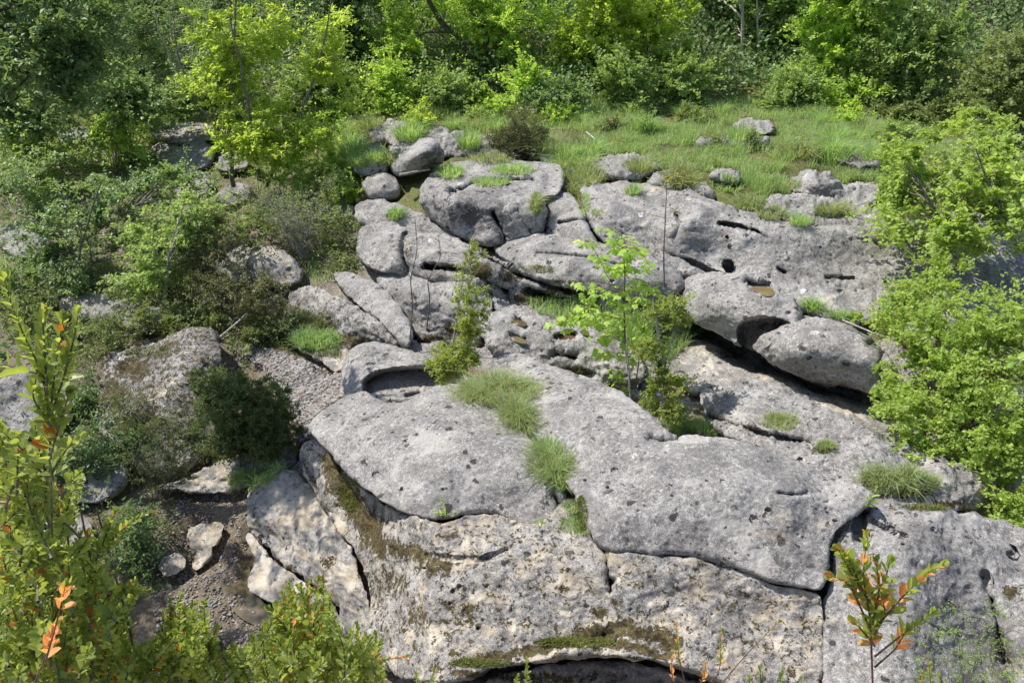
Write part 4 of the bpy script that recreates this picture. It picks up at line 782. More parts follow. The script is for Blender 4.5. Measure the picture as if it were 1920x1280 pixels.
def grass_field(name, label, polys, n, hh, mat, seed, wd=.006, noise_cut=None, lean=.6, soil_only=True, clump=0, kind='stuff', maxslope=0):
    rs = np.random.RandomState(seed); pts = []; 
    for (pl, share) in polys:
        pl = np.array(pl, float); lo, hi = pl.min(0), pl.max(0); m = int(n * share)
        X = rs.uniform(lo[0], hi[0], m * 2); Y = rs.uniform(lo[1], hi[1], m * 2); d, _, _ = poly_dist(X, Y, pl); k = d > 0; X = X[k][:m]; Y = Y[k][:m]
        if clump:
            c = rs.randint(0, len(X), len(X)); near = rs.rand(len(X)) < clump; c = c % max(1, len(X) // 25)
            X = np.where(near, X[c] + rs.normal(size=len(X)) * 9, X); Y = np.where(near, Y[c] + rs.normal(size=len(X)) * 4, Y)
        for x, y in zip(X, Y):
            p, nr, soil = hit(x, y)
            if p is not None and (soil or not soil_only): pts.append(p)
    P = np.array(pts)
    if noise_cut is not None: P = P[fbm(P * 1.6, 3) > noise_cut]
    V, F, R = blades(P - [0, 0, .02], hh * rs.uniform(.5, 1.3, len(P)) * (1 + .5 * fbm(P * 1.1 + 9, 2)), wd, rs, lean)
    o = obj(name, mk_mesh(name, V, F, [ML[mat]], False, dict(rnd=R))); tag(o, label, None, None, kind); return o
# ================================================================== PUDDLES AND GRAVEL
def puddle(name, label, pl, z, mat, cat='puddle', up=.022):
    P2 = chaikin(pl, 3)
    if z > 0: z = hit(*np.mean(pl, 0))[0][2] + up
    V = Pz(P2[:, 0], P2[:, 1], z); c = V.mean(0); n = len(V)
    me = mk_mesh(name, np.concatenate([V - c, [[0, 0, 0]]]), np.stack([np.arange(n), (np.arange(n) + 1) % n, np.full(n, n)], 1), [mat], False)
    tag(obj(name, me, None, c), label, cat)
puddle('puddle', 'round pothole of brown water, largest in the pitted rock', [(1034, 638), (1040, 630), (1056, 627), (1078, 629), (1082, 636), (1060, 640)], .575, M_puddle)
puddle('puddle', 'irregular brown puddle at the top of the pitted rock', [(955, 602), (972, 598), (990, 607), (982, 613), (966, 609)], .60, M_puddle)
puddle('puddle', 'grey-brown water in the crescent pothole at the left of the pitted rock', [(950, 633), (966, 629), (984, 636), (990, 645), (972, 643)], .565, M_silt)
puddle('puddle', 'tiny brown puddle near the right end of the pitted rock', [(1088, 624), (1098, 621), (1108, 627), (1096, 630)], .535, M_puddle)
puddle('puddle', 'ochre water in the square hollow of the ledge wall', [(1404, 536), (1448, 538), (1454, 552), (1440, 557), (1420, 550)], .955, M_ochre, up=.05)
puddle('puddle', 'silty shallow pool beside the white curved ledge', [(420, 1040), (452, 1030), (470, 1060), (468, 1100), (500, 1135), (540, 1160), (500, 1180), (450, 1160), (420, 1120), (410, 1080)], -.655, M_silt)
def gravel(name, label, poly, n, seed, s0, s1, mat, soil_only=True):
    rs = np.random.RandomState(seed); pl = np.array(poly, float); lo, hi = pl.min(0), pl.max(0)
    X = rs.uniform(lo[0], hi[0], n * 2); Y = rs.uniform(lo[1], hi[1], n * 2); d, _, _ = poly_dist(X, Y, pl); k = d > 0; X, Y = X[k][:n], Y[k][:n]
    import bmesh
    bm = bmesh.new(); bmesh.ops.create_icosphere(bm, subdivisions=1, radius=1); T = np.array([v.co[:] for v in bm.verts]); TFc = np.array([[v.index for v in f.verts] for f in bm.faces]); bm.free()
    P = []
    for x, y in zip(X, Y):
        p, nr, soil = hit(x, y)
        if p is not None and (soil or not soil_only): P.append(p)
    P = np.array(P); m = len(P); sc = (s0 + (s1 - s0) * rs.rand(m) ** 2.2)[:, None] * np.stack([rs.uniform(.8, 1.4, m), rs.uniform(.7, 1.2, m), rs.uniform(.4, .75, m)], 1)
    a = rs.uniform(0, 6.28, m); c, s = np.cos(a), np.sin(a)
    T2 = T[None] * (1 + rs.uniform(-.16, .16, (m, len(T), 1))); T2 = T2 * sc[:, None]
    V = np.stack([T2[..., 0] * c[:, None] - T2[..., 1] * s[:, None], T2[..., 0] * s[:, None] + T2[..., 1] * c[:, None], T2[..., 2]], -1) + P[:, None] + np.array([0, 0, .006])
    F = (TFc[None] + (np.arange(m) * len(T))[:, None, None]).reshape(-1, 3)
    o = obj(name, mk_mesh(name, V.reshape(-1, 3), F, [mat], True, dict(rnd=np.repeat(rs.rand(m), len(T))))); tag(o, label, None, None, 'stuff')
def pebble_material():
    m, t = newmat('river_pebble'); b = NB(t); pos = b.n('ShaderNodeNewGeometry').outputs['Position']
    r = b.attr('rnd'); c = b.mix(r, (.17, .155, .15), (.46, .43, .40)); c = b.mix(b.ramp(r, .9, .92), c, (.26, .17, .12)); c = b.mix(b.ramp(b.noise(60, pos, 4), .45, .7, 0, .5), c, (.12, .11, .10))
    p = b.n('ShaderNodeBsdfPrincipled', Roughness=.8); b.l(c, p.inputs['Base Color']); o = b.n('ShaderNodeOutputMaterial'); b.l(p.outputs[0], o.inputs[0]); return m
M_peb = pebble_material()
gravel('gravel', 'bed of grey river pebbles between the grass mound and the slabs', [(435, 645), (480, 650), (530, 662), (590, 682), (640, 705), (650, 745), (615, 775), (590, 810), (560, 835), (545, 780), (500, 700)], 5200, 3, .010, .028, M_peb)
gravel('gravel', 'small dark pebbles and grit in the muddy hollow at lower left', [(330, 920), (460, 920), (470, 1060), (500, 1140), (560, 1180), (600, 1260), (300, 1280), (280, 1060)], 4600, 4, .004, .016, M_peb)
# ================================================================== GRASS
grass_field('meadow_grass', 'green meadow grass between the rocks and the wood', [([(560, 190), (1920, 190), (1920, 330), (1640, 400), (1420, 420), (1250, 330), (1100, 290), (880, 250), (640, 250), (560, 300)], 1.)], 75000, .14, 'grass', 21, .008, -.2)
grass_field('dry_meadow_grass', 'dry brownish grass mixed through the meadow', [([(640, 190), (1920, 200), (1920, 330), (1640, 420), (1420, 440), (1050, 380), (900, 300), (640, 260)], 1.)], 36000, .16, 'drygrass', 22, .007, -.2, 1.0, clump=.6)
grass_field('left_bank_grass', 'patchy grass under the shrubs on the left bank', [([(0, 230), (640, 230), (680, 420), (640, 520), (430, 600), (0, 640)], 1.)], 26000, .13, 'grass', 23, .007, -.15)
grass_field('strip_grass', 'strip of lush grass between the long boulder and the pitted rock', [([(985, 570), (1080, 568), (1180, 590), (1290, 600), (1300, 640), (1240, 690), (1180, 650), (1100, 612), (1010, 590)], 1.)], 5200, .16, 'grass', 24, .007, None, .5, False)
grass_field('hollow_grass', 'thin grass in the shade at the lower left', [([(60, 620), (200, 600), (200, 900), (440, 900), (330, 960), (330, 1100), (60, 1200)], 1.)], 9000, .12, 'heath', 25, .006, -.1, .8)
grass_field('gap_grass', 'short mossy growth in the joints between the middle rocks', [([(640, 430), (1300, 560), (1320, 800), (1640, 960), (1900, 980), (1900, 860), (1660, 640), (1240, 580), (900, 430)], 1.)], 9000, .06, 'moss', 26, .008, -.1, .8)
grass_field('moss_bank', 'green moss and grass under the overhanging slab, left of the gravel', [([(470, 600), (540, 570), (600, 600), (640, 640), (640, 672), (580, 668), (520, 655), (450, 640)], 1.)], 6000, .08, 'heath', 27, .007, None, .7, False)
def line_tufts(kind, pts, s, label, group, seed0=0, sz=1.):
    for i, (x, y) in enumerate(pts): tuft(kind, x, y, s * (.8 + .4 * ((i * 37 + seed0) % 10) / 10), label if isinstance(label, str) else label[i], group, seed0 + i, sz)
GG = 'grass tufts in the foreground crack'
line_tufts('dry', [(955, 762), (975, 785), (988, 805), (1003, 826), (1018, 850), (1032, 872), (1040, 890)], .78,
  ['dry tuft just below the big tussock in the crack','dry tuft, second below the big tussock','straw-edged tuft midway down the upper crack','mixed tuft where the crack widens','green and straw tuft above the bright grass of the crack','lean tuft next to the bright grass of the crack','straw tuft hanging into the dark end of the crack'], GG, 3)
line_tufts('dry', [(968, 782), (985, 800), (996, 818)], .75, ['mixed tuft touching the lower rim of the big tussock', 'mixed tuft in the narrow upper part of the crack', 'straw tuft where the upper crack bends right'], GG, 8)
line_tufts('grass', [(1030, 850), (1045, 878), (1056, 905)], .62, ['bright green tuft at the middle of the foreground crack','bright green tuft lower in the foreground crack','lowest bright green tuft, beside the dark hole in the crack'], GG, 5)
line_tufts('short', [(1074, 950), (1080, 975), (1090, 995), (1070, 985)], .55, ['mossy grass at the top of the lower crack hollow','mossy grass in the middle of the lower crack hollow','mossy grass at the foot of the lower crack hollow','mossy grass at the left wall of the lower crack hollow'], GG, 6)
# the big tussock on the crack
def mound(name, label, spots, kind_args, mat, seed, cat='plant'):
    rs = np.random.RandomState(seed); P, Hs, Ds = [], [], []
    for x, y, rx, ry, n, lift in spots:
        c0, _, _ = hit(x, y)
        for _ in range(n):
            a = rs.uniform(0, 6.28); q = math.sqrt(rs.rand()); X, Y = x + rx * q * math.cos(a), y + ry * q * math.sin(a); p, nr, s = hit(X, Y)
            if p is None: continue
            p = p.copy(); p[2] += lift * (1 - q * q) * rs.uniform(.3, 1); P.append(p); Ds.append([math.cos(a) * q + rs.normal() * .4, -math.sin(a) * q + rs.normal() * .4, 0]); Hs.append(1.15 - .4 * q)
    P = np.array(P); ok = np.linalg.norm(P - np.median(P, 0), axis=1) < .15 + max(q[2] for q in spots) * ppm(P[:, 1].mean()) * 1.5; P = P[ok]; Hs = np.array(Hs)[ok]; Ds = np.array(Ds)[ok]; hh, wd, lean = kind_args; c = P.mean(0); c[2] = P[:, 2].min()
    V, F, R = blades(P, hh * np.array(Hs) * rs.uniform(.25, 1.0, len(P)) ** .7 * (.8 + .7 * np.clip(fbm(P * 9., 2), -.6, .8)), wd, rs, lean * 1.25, unit(np.array(Ds) + rs.normal(size=(len(P), 3)) * [.5, .5, 0]))
    o = obj(name, mk_mesh(name, V - c, F, [ML[mat]], False, dict(rnd=R)), None, c); return tag(o, label, cat)
mound('grass_tussock', 'big mixed green and straw tussock at the head of the foreground crack', [(925, 738, 52, 24, 2600, .08), (985, 735, 26, 18, 500, .04), (875, 742, 26, 14, 300, .02), (970, 770, 20, 20, 500, .03)], (.15, .005, 1.0), 'drygrass', 31)
mound('grass_tussock', 'olive mound of low scrub in the right hollow below the slab with the tuft', [(1688, 912, 70, 20, 1600, .10), (1640, 900, 30, 14, 400, .05)], (.12, .006, .8), 'drygrass', 33)
mound('grass_tussock', 'green tuft hanging at the head of the muddy hollow', [(470, 905, 40, 18, 800, .04), (520, 885, 26, 10, 300, .02)], (.12, .006, .9), 'grass', 34)
mound('grass_tussock', 'grassy fringe at the foot of the box sapling in the notch', [(1300, 812, 46, 14, 900, .03), (1260, 800, 30, 20, 400, .03)], (.14, .006, .6), 'grass', 35)
mound('grass_tussock', 'straw and green tuft growing on the rough right slab', [(1462, 793, 34, 14, 700, .03)], (.09, .005, .9), 'drygrass', 36)
mound('grass_tussock', 'small straw tuft with moss on the rough right slab', [(1548, 838, 18, 9, 380, .02)], (.06, .005, .9), 'drygrass', 37)
mound('grass_tussock', 'grass filling the crack of the ledge wall, top part', [(1095, 335, 42, 14, 1500, .06), (1085, 360, 22, 20, 600, .02)], (.18, .007, .7), 'drygrass', 38)
mound('grass_tussock', 'green blades in the crack of the ledge wall below its top', [(1095, 380, 9, 26, 420, .0), (1120, 400, 12, 5, 120, .0), (1150, 425, 16, 8, 200, .0)], (.10, .006, .7), 'grass', 39)
mound('grass_tussock', 'little bright green tuft on the flat top of the ledge wall', [(1187, 362, 14, 5, 260, .0)], (.13, .007, .5), 'grass', 40)
for i, (x, y, rx, ry, m_, lb) in enumerate([
 (920, 300, 46, 8, 'drygrass', 'grass along the foot of the pale far bank'), (845, 325, 24, 12, 'grass', 'grass patch on the left of the flat stepped slab'), (960, 322, 40, 7, 'grass', 'grass patch on the middle of the flat stepped slab'), (920, 345, 34, 6, 'grass', 'grass fringe above the dark-fronted boulder'),
 (1405, 385, 30, 12, 'drygrass', 'brownish tuft at the left of the grassy shelf rim'), (1450, 405, 30, 9, 'drygrass', 'brown tuft drooping over the ledge wall top'), (1365, 350, 30, 12, 'grass', 'bright tuft between the small pale slabs'), (1470, 350, 26, 12, 'drygrass', 'tuft in the hollow left of the sharp grey stone'), (1560, 400, 34, 8, 'drygrass', 'tuft on the ledge corner slab'), (1500, 420, 20, 6, 'grass', 'small tuft on the lip of the ledge wall'), (1590, 330, 26, 12, 'drygrass', 'grassy clump right of the sharp grey stone'),
 (1280, 338, 30, 8, 'drygrass', 'straw wisps by the brush pile'), (740, 405, 16, 10, 'grass', 'green tuft on the jumbled slab left of the dark-fronted boulder'), (1005, 385, 10, 22, 'drygrass', 'weed on the right flank of the dark-fronted boulder'), (1520, 580, 20, 7, 'grass', 'small tuft above the lower half of the overhanging boulder'), (1570, 600, 30, 6, 'grass', 'grass behind the overhanging boulder'), (590, 640, 50, 18, 'grass', 'lush grass at the foot of the dark mossy slab front')]):
    mound('grass_tussock', lb, [(x, y, rx, ry, int(rx * ry * 1.6) + 150, .03)], (.15, .007, .8), m_, 50 + i)
for i, (x, y, rx, ry, lb) in enumerate([(655, 925, 22, 34, 'brown moss in the fold left of the thin crack'), (1090, 965, 12, 34, 'yellow moss in the hollow of the foreground crack'), (1740, 950, 50, 7, 'yellow-green moss strip on the slab at right'), (1545, 845, 12, 6, 'bright moss spot beside the small straw tuft'),
  (900, 1243, 60, 8, 'moss cushion along the left of the arch'), (1080, 1204, 80, 9, 'moss cushion along the top of the arch'), (1000, 505, 50, 8, 'moss under the lip of the long smooth boulder'), (1080, 545, 50, 5, 'moss line below the long smooth boulder'), (1075, 695, 28, 12, 'moss in the dark underside of the pitted rock'), (595, 605, 40, 24, 'hanging moss on the front of the lower slab'), (280, 660, 44, 12, 'moss cap on the mossy boulder'), (260, 800, 60, 24, 'moss apron on the mossy boulder')]):
    mound('moss_cushion', lb, [(x, y, rx, ry, int(rx * ry * 2) + 200, .0)], (.022, .007, .8), 'moss', 80 + i, 'moss')

# ================================================================== THE WOOD BEHIND
def g(px, py, z): p = Pz(px, py, z); return np.array([p[0], p[1], ground_z(p[0], p[1])])
def gY(px, Y): x = (px - 960) / FPX * Y / (CP + .2 * SP) ; return np.array([x, Y, ground_z(x, Y)])
BY = .86
def bg_tree(label, px, Y, blobs, leafm, n, seed, size=.075, trunk=None, bark=None, tpl=T_KITE, clusters=110, rc=.30, stems=26, r0=.03, cat='tree', name='broadleaf_tree', wr=.62, flat=.45, **k):
    Y = Y * BY; n = int(n * 1.2); size = size * 1.0
    if trunk: trunk = [(q[0], q[1] * BY, q[2], q[3]) for q in trunk]
    plant(name, label, cat, gY(px, Y), [(b_[0], b_[1], b_[2], b_[3], b_[4] if len(b_) > 4 else Y, b_[5] if len(b_) > 5 else b_[2] * Y / FPX * .7, b_[2] * b_[3] * (.35 if b_[1] < 0 else 1)) for b_ in blobs],
          leafm, size, n, tpl, wr, clusters, rc, flat, bark or M_darkbark, stems, r0, trunk, seed, 'trees at the edge of the wood' if cat == 'tree' else 'shrubs at the edge of the wood', **k)
bg_tree('dark evergreen at the edge of the wood, left of the leaning willow', 665, 19, [(670, 60, 55, 90), (650, -60, 80, 80)], 'dark', 16000, 1, trunk=[([(680, 190), (672, 60), (668, -60), (660, -160)], 19, .10, .04)])
bg_tree('wide leaning willow with a bent dark trunk', 905, 18.4, [(800, 60, 110, 70), (930, 40, 110, 80), (880, 140, 110, 50), (760, -60, 120, 60), (920, -90, 150, 70)], 'bright', 34000, 2, .06,
        trunk=[([(912, 175), (900, 130), (868, 90), (838, 55), (805, 10), (780, -60)], 18.2, .085, .03), ([(870, 92), (850, 60), (800, 60), (745, 90)], 18.2, .035, .01), ([(905, 140), (915, 60), (880, 20), (858, -60)], 18.2, .05, .015), ([(790, 190), (770, 150), (760, 110)], 18.2, .03, .01)], clusters=170, rc=.22, stems=44, r0=.02, wr=.45)
bg_tree('bright yellow-green maple at the middle of the wood edge', 1150, 18.2, [(1110, 60, 90, 70), (1210, 50, 80, 80), (1160, 130, 100, 50), (1150, -60, 150, 70), (1255, 110, 40, 40)], 'maple', 34000, 3, .075,
        trunk=[([(1170, 210), (1168, 140), (1160, 60), (1165, -60)], 18.2, .05, .02), ([(1172, 210), (1190, 150), (1215, 90), (1240, 0)], 18.2, .03, .01)], clusters=170, rc=.24, stems=30, flat=.3)
bg_tree('dark green tree with the pale spotted trunk', 1395, 19.5, [(1380, 50, 90, 80, 18.6), (1350, -60, 110, 70), (1330, 130, 50, 50), (1440, 110, 40, 50, 18.)], 'mid', 26000, 4, .075, trunk=[([(1396, 215), (1396, 150), (1393, 90), (1392, 20), (1390, -90)], 18.4, .040, .024)], bark=M_palebark, stems=12)
bg_tree('green tree with a thin straight pale stem', 1440, 19.5, [(1450, 50, 70, 80), (1460, -70, 90, 60), (1440, 140, 40, 30)], 'mid', 16000, 5, .08, trunk=[([(1424, 215), (1423, 150), (1421, 60), (1418, -60)], 18.6, .024, .014)], bark=M_palebark, stems=10)
bg_tree('bright beech with layered sprays, right of the pale trunks', 1590, 18.5, [(1590, 70, 80, 70), (1640, 20, 70, 50), (1570, 150, 60, 40), (1600, -60, 110, 60)], 'bright', 26000, 6, .085, trunk=[([(1600, 215), (1598, 120), (1590, 0), (1590, -80)], 19, .06, .03)], flat=.22, clusters=150, rc=.26)
bg_tree('bushy mid-green tree left of the dark gap', 1720, 17.5, [(1710, 100, 80, 70), (1760, 60, 60, 50), (1680, 170, 70, 40), (1700, -30, 80, 60)], 'mid', 24000, 7, .07, trunk=[([(1720, 225), (1718, 120), (1715, 0)], 18, .05, .02)], clusters=150)
bg_tree('dark tree behind the gap at the upper right', 1880, 22, [(1900, 10, 110, 60), (1830, -60, 120, 50), (1990, 80, 100, 100)], 'dark', 15000, 8, .09, trunk=[([(1850, 190), (1848, 60), (1846, -80)], 21, .12, .06)])
bg_tree('dark green tree behind the maple and the willow', 1010, 21.5, [(1000, 60, 70, 90), (1010, -60, 90, 70)], 'dark', 13000, 9, .09, trunk=[([(1015, 190), (1012, 60), (1010, -60)], 21.5, .09, .05)])
bg_tree('dark green tree filling behind the pale trunks', 1330, 22, [(1320, 80, 120, 90), (1450, 60, 120, 90), (1380, -60, 160, 60)], 'dark', 20000, 10, .10, clusters=130, trunk=[([(1300, 195), (1300, 60), (1296, -60)], 21.5, .09, .05)])
bg_tree('dark green tree far behind the bright beech', 1560, 22.5, [(1580, 60, 120, 90), (1700, 20, 120, 70), (1780, 120, 80, 60)], 'dark', 18000, 11, .10, trunk=[([(1600, 195), (1600, 60), (1596, -60)], 22, .09, .05)])
bg_tree('olive tree above the left thicket, behind the yellow-green maple', 480, 21, [(450, 60, 110, 90), (560, 40, 80, 80), (470, -60, 150, 60)], 'olive', 26000, 12, .07, clusters=150, trunk=[([(546, 190), (548, 90), (552, -40)], 17.5, .04, .02), ([(395, 185), (385, 90), (360, 0), (350, -60)], 17.5, .03, .015), ([(520, 185), (522, 60), (525, -60)], 18, .03, .015)])
bg_tree('grey-green pine-like tree at the upper left behind the hanging branches', 260, 19, [(250, 60, 90, 80), (290, -40, 110, 60), (210, 120, 70, 40)], 'blue', 22000, 13, .055, clusters=150, wr=.3, trunk=[([(265, 170), (262, 60), (258, -60)], 19.3, .06, .03)])
bg_tree('dark tree filling the far upper left', 90, 21, [(60, 40, 140, 90), (180, 0, 100, 90), (60, 130, 120, 50)], 'dark', 18000, 14, .09, trunk=[([(90, 180), (92, 60), (95, -60)], 21, .09, .05)])
bg_tree('dark tree in the shade left of the black gap', 590, 22, [(600, 80, 100, 80), (700, 30, 120, 80), (650, -60, 150, 60)], 'dark', 16000, 15, .10, trunk=[([(620, 190), (620, 60), (618, -60)], 22, .09, .05)])
# leafy floor of the wood
def undergrowth(name, label, poly, n, size, mat, seed):
    rs = np.random.RandomState(seed); pl = np.array(poly, float); P = []
    for _ in range(n):
        p, nr, soil = hit(rs.uniform(pl[:, 0].min(), pl[:, 0].max()), rs.uniform(pl[:, 1].min(), pl[:, 1].max()))
        if soil and p[1] > 12.8: P.append(p)
    P = np.array(P); k = 7; P = np.repeat(P, k, 0) + rs.normal(size=(len(P) * k, 3)) * [.22, .22, .16] + [0, 0, .18]
    m = len(P); V, F, Rn = leaves(P, rs.normal(size=(m, 3)), rs.normal(size=(m, 3)) * .5 + [0, -.3, .8], size * rs.uniform(.6, 1.3, m), size * .6, T_KITE, rs)
    tag(obj(name, mk_mesh(name, V, F, [ML[mat]], False, dict(rnd=Rn))), label, None, None, 'stuff')
undergrowth('woodland_undergrowth', 'dark leafy undergrowth covering the wooded slope', [(-100, -60), (2000, 180)], 9000, .10, 'dark', 41)
sh = [('rounded leafy shrub under the leaning willow', 860, 17.2, [(850, 185, 60, 30), (820, 165, 40, 30)], 'mid', 9000), ('bright low shrub left of the leaning willow', 760, 17.2, [(755, 190, 60, 26), (735, 150, 30, 30)], 'bright', 8000),
 ('leafy shrub just right of the leaning willow', 950, 17, [(950, 190, 50, 34), (985, 160, 40, 34)], 'bright', 9000), ('tall wispy sapling clump in front of the bright maple', 1175, 16.8, [(1170, 150, 50, 60), (1190, 190, 50, 30)], 'mid', 9000),
 ('low blue-green shrub between willow and maple', 1020, 16.6, [(1020, 195, 50, 28), (1060, 180, 40, 30)], 'blue', 8000), ('bushy shrub at the left of the pale trunks', 1310, 17, [(1310, 190, 46, 34), (1290, 140, 40, 40)], 'mid', 8000),
 ('green shrub at the foot of the pale trunks', 1460, 17, [(1470, 195, 56, 34), (1500, 160, 50, 40)], 'mid', 10000), ('shady shrub right of the pale trunks', 1560, 16.8, [(1570, 205, 60, 34), (1610, 180, 50, 36)], 'bright', 9000),
 ('grey twiggy shrub below the bushy tree on the right', 1700, 16.2, [(1700, 210, 70, 36), (1760, 190, 60, 40)], 'olive', 9000), ('shrub at the right end of the meadow', 1800, 15.5, [(1810, 190, 60, 50), (1860, 150, 60, 60)], 'olive', 11000),
 ('tall grey-green twiggy shrub at the upper right edge', 1890, 13, [(1890, 200, 60, 80), (1930, 130, 60, 60)], 'olive', 12000), ('low shrub in the dark at the left of the meadow', 690, 17.4, [(660, 190, 60, 26), (700, 165, 20, 20)], 'mid', 6000),
 ('dense shrub behind the yellow-green maple', 560, 17.6, [(560, 190, 60, 50), (600, 150, 50, 50)], 'mid', 12000), ('shrub behind the bare arching stem at left', 420, 16.5, [(400, 180, 60, 50), (440, 130, 50, 50)], 'blue', 12000),
 ('soft green shrub left of the striped shaded rock', 250, 16, [(250, 190, 80, 40), (210, 160, 60, 40)], 'blue', 13000), ('shrub at the far left under the hanging branches', 80, 15.5, [(70, 215, 90, 40), (20, 180, 60, 50)], 'blue', 12000)]
for i, (lb, px, Y, bl, lm, n) in enumerate(sh):
    bg_tree(lb, px, Y, bl, lm, n, 30 + i, .06, clusters=70, rc=.22, stems=22, r0=.012, cat='shrub', name='woodland_shrub', bark=M_bark)

rs_m = np.random.RandomState(77)
for i in range(46):
    tuft(['grass', 'dry', 'grass'][i % 3], rs_m.uniform(640, 1640), rs_m.uniform(205, 330), rs_m.uniform(.9, 1.7), 'straw and green grass tuft standing in the meadow' if i % 3 == 1 else 'fresh green grass tuft standing in the meadow', 'grass tufts scattered in the meadow', i, rs_m.uniform(.8, 1.3))
# ================================================================== MIDDLE DISTANCE PLANTS
def gh(px, py):
    p, n, s = hit(px, py); return p
# yellow-green maple, left
plant('maple_tree', 'slender yellow-green maple with layered leaf sprays, left of centre', 'tree', Pz(440, 372, .8),
 [(430, 60, 75, 55, 11.6, .6, 5), (405, 150, 60, 40, 11.4, .5, 4), (480, 210, 80, 40, 11.2, .5, 5), (500, 268, 95, 34, 11., .5, 5), (470, 130, 60, 50, 11.5, .5, 3), (590, 235, 60, 30, 11.2, .4, 2), (605, 100, 26, 70, 11.6, .4, 3), (620, 30, 24, 40, 11.7, .4, 1.4), (510, 70, 60, 50, 11.9, .5, 2), (440, -60, 120, 60, 11.7, .6, 4), (640, 190, 50, 20, 11.3, .4, 1.2)],
 'maple', 0.062, 26000, T_KITE, .5, 240, .16, .16, M_bark, 60, .012,
 trunk=[([(438, 350), (432, 285), (428, 230), (432, 150), (440, 60), (446, -60)], 11.3, .035, .012), ([(487, 340), (478, 285), (470, 220), (452, 120), (430, 30)], 11.1, .03, .008), ([(500, 350), (525, 290), (560, 215), (590, 150), (612, 60), (625, -20)], 11.3, .025, .008), ([(432, 270), (385, 215), (350, 160), (330, 90), (322, 20)], 11.4, .022, .006)], seed=60, up=.75, shell=.5)
plant('bare_sapling', 'bare arching grey sapling leaning left behind the yellow-green maple', 'tree', Pz(410, 240, 1.2), [(330, 150, 60, 60, 13, .4), (380, 60, 30, 60, 13, .3)], 'blue', .05, 1300, T_KITE, .45, 40, .12, .5, M_palebark, 26, .008,
 trunk=[([(412, 240), (372, 195), (345, 160), (322, 120), (300, 60), (285, 0)], 13., .03, .008), ([(370, 190), (345, 150), (322, 70), (318, 25)], 13., .014, .005), ([(400, 215), (350, 205), (315, 222)], 13., .01, .004)], seed=61)
# overhanging dark boughs, upper left
plant('overhanging_bough', 'dark green layered boughs hanging into the upper left corner', 'tree', np.array([-6.6, 7.6, .8]),
 [(60, 40, 110, 40, 7.2, .5, 4), (40, 110, 110, 40, 7.1, .5, 4), (130, 70, 80, 60, 7.3, .4, 3), (60, 165, 90, 24, 7.0, .4, 2), (20, -40, 160, 50, 7.3, .5, 3), (110, 140, 60, 26, 7.1, .4, 1.5), (180, 10, 50, 40, 7.4, .4, 1.2), (-492, 86, 300, 230, 5.8, 1., 9), (-560, 420, 200, 160, 6.4, .8, 3)],
 'dark', .055, 27000, T_KITE, .5, 280, .15, .18, M_darkbark, 40, .010, trunk=[([(-420, 560), (-330, 200), (-200, 20), (-60, 30), (60, 70), (150, 110)], [7.6, 7.4, 7.2, 7.2, 7.2, 7.2], .10, .008), ([(-200, 20), (-60, 100), (40, 130), (130, 165)], 7.2, .03, .006), ([(-60, 30), (40, 10), (140, -20)], 7.2, .02, .005)], seed=62, up=.8)
# left shrubs
plant('hazel_bush', 'dark cool-green hazel bush with grey stems on the left', 'shrub', Pz(150, 570, .0),
 [(150, 400, 150, 40, 7.6, .5, 4), (270, 350, 110, 34, 7.9, .5, 3), (100, 470, 130, 40, 7.3, .4, 3), (240, 450, 120, 50, 7.5, .4, 3), (40, 350, 90, 50, 7.8, .4, 2), (180, 530, 110, 34, 7.2, .3, 2), (340, 320, 60, 30, 8., .3, 1.5), (20, 520, 60, 40, 7.1, .3, 1)],
 'blue', .037, 21000, T_KITE, .62, 260, .11, .2, M_bark, 80, .009, shell=.6, spread_=.6, trunk=[([(143, 660), (145, 560), (150, 470), (170, 400), (190, 340)], 7.2, .018, .006), ([(175, 590), (174, 520), (168, 450), (120, 380)], 7.3, .014, .005), ([(150, 480), (90, 430), (30, 400)], 7.3, .008, .003), ([(160, 450), (230, 400), (300, 360)], 7.5, .008, .003)], seed=63, up=.7)
plant('sapling', 'small green sapling with pale stem, just right of the hazel bush', 'shrub', Pz(308, 580, .2), [(310, 440, 70, 50, 7.9, .3, 3), (350, 400, 60, 40, 8.1, .3, 2), (280, 510, 60, 40, 7.6, .3, 2)], 'mid', .046, 7500, T_KITE, .6, 80, .10, .4, M_palebark, 26, .006,
 trunk=[([(307, 580), (310, 530), (316, 480), (330, 430), (345, 380)], 7.6, .013, .004)], seed=64)
plant('low_thicket', 'sunlit green thicket at the left edge below the hanging boughs', 'shrub', Pz(90, 330, .8), [(60, 260, 110, 60, 10, .6, 3), (190, 280, 90, 50, 10.5, .6, 3), (30, 330, 80, 50, 9.3, .6, 2), (240, 320, 60, 40, 10, .5, 1.5), (280, 210, 40, 40, 11, .4, 1)], 'mid', .05, 15000, T_KITE, .6, 180, .17, .5, M_bark, 40, .008, seed=65)
plant('hawthorn_bush', 'fresh green bush between the thicket and the striped shaded rock', 'shrub', Pz(225, 330, .8), [(225, 260, 36, 60, 11, .4, 2), (205, 210, 40, 36, 11.4, .4, 1)], 'bright', .045, 3600, T_KITE, .6, 60, .13, .5, M_bark, 24, .008, seed=66)
plant('juniper_bush', 'low brownish-green juniper in front of the white boulder', 'shrub', Pz(450, 590, .1), [(440, 540, 90, 44, 7.7, .35, 4), (380, 500, 70, 50, 8., .3, 2.5), (490, 570, 50, 30, 7.6, .25, 1.5), (400, 440, 50, 40, 8.3, .3, 1.3)], 'juniper', .026, 15000, T_KITE, .4, 130, .085, .6, M_darkbark, 50, .008, seed=67, trunk=[([(430, 610), (400, 540), (380, 470), (368, 410)], 7.9, .014, .004)])
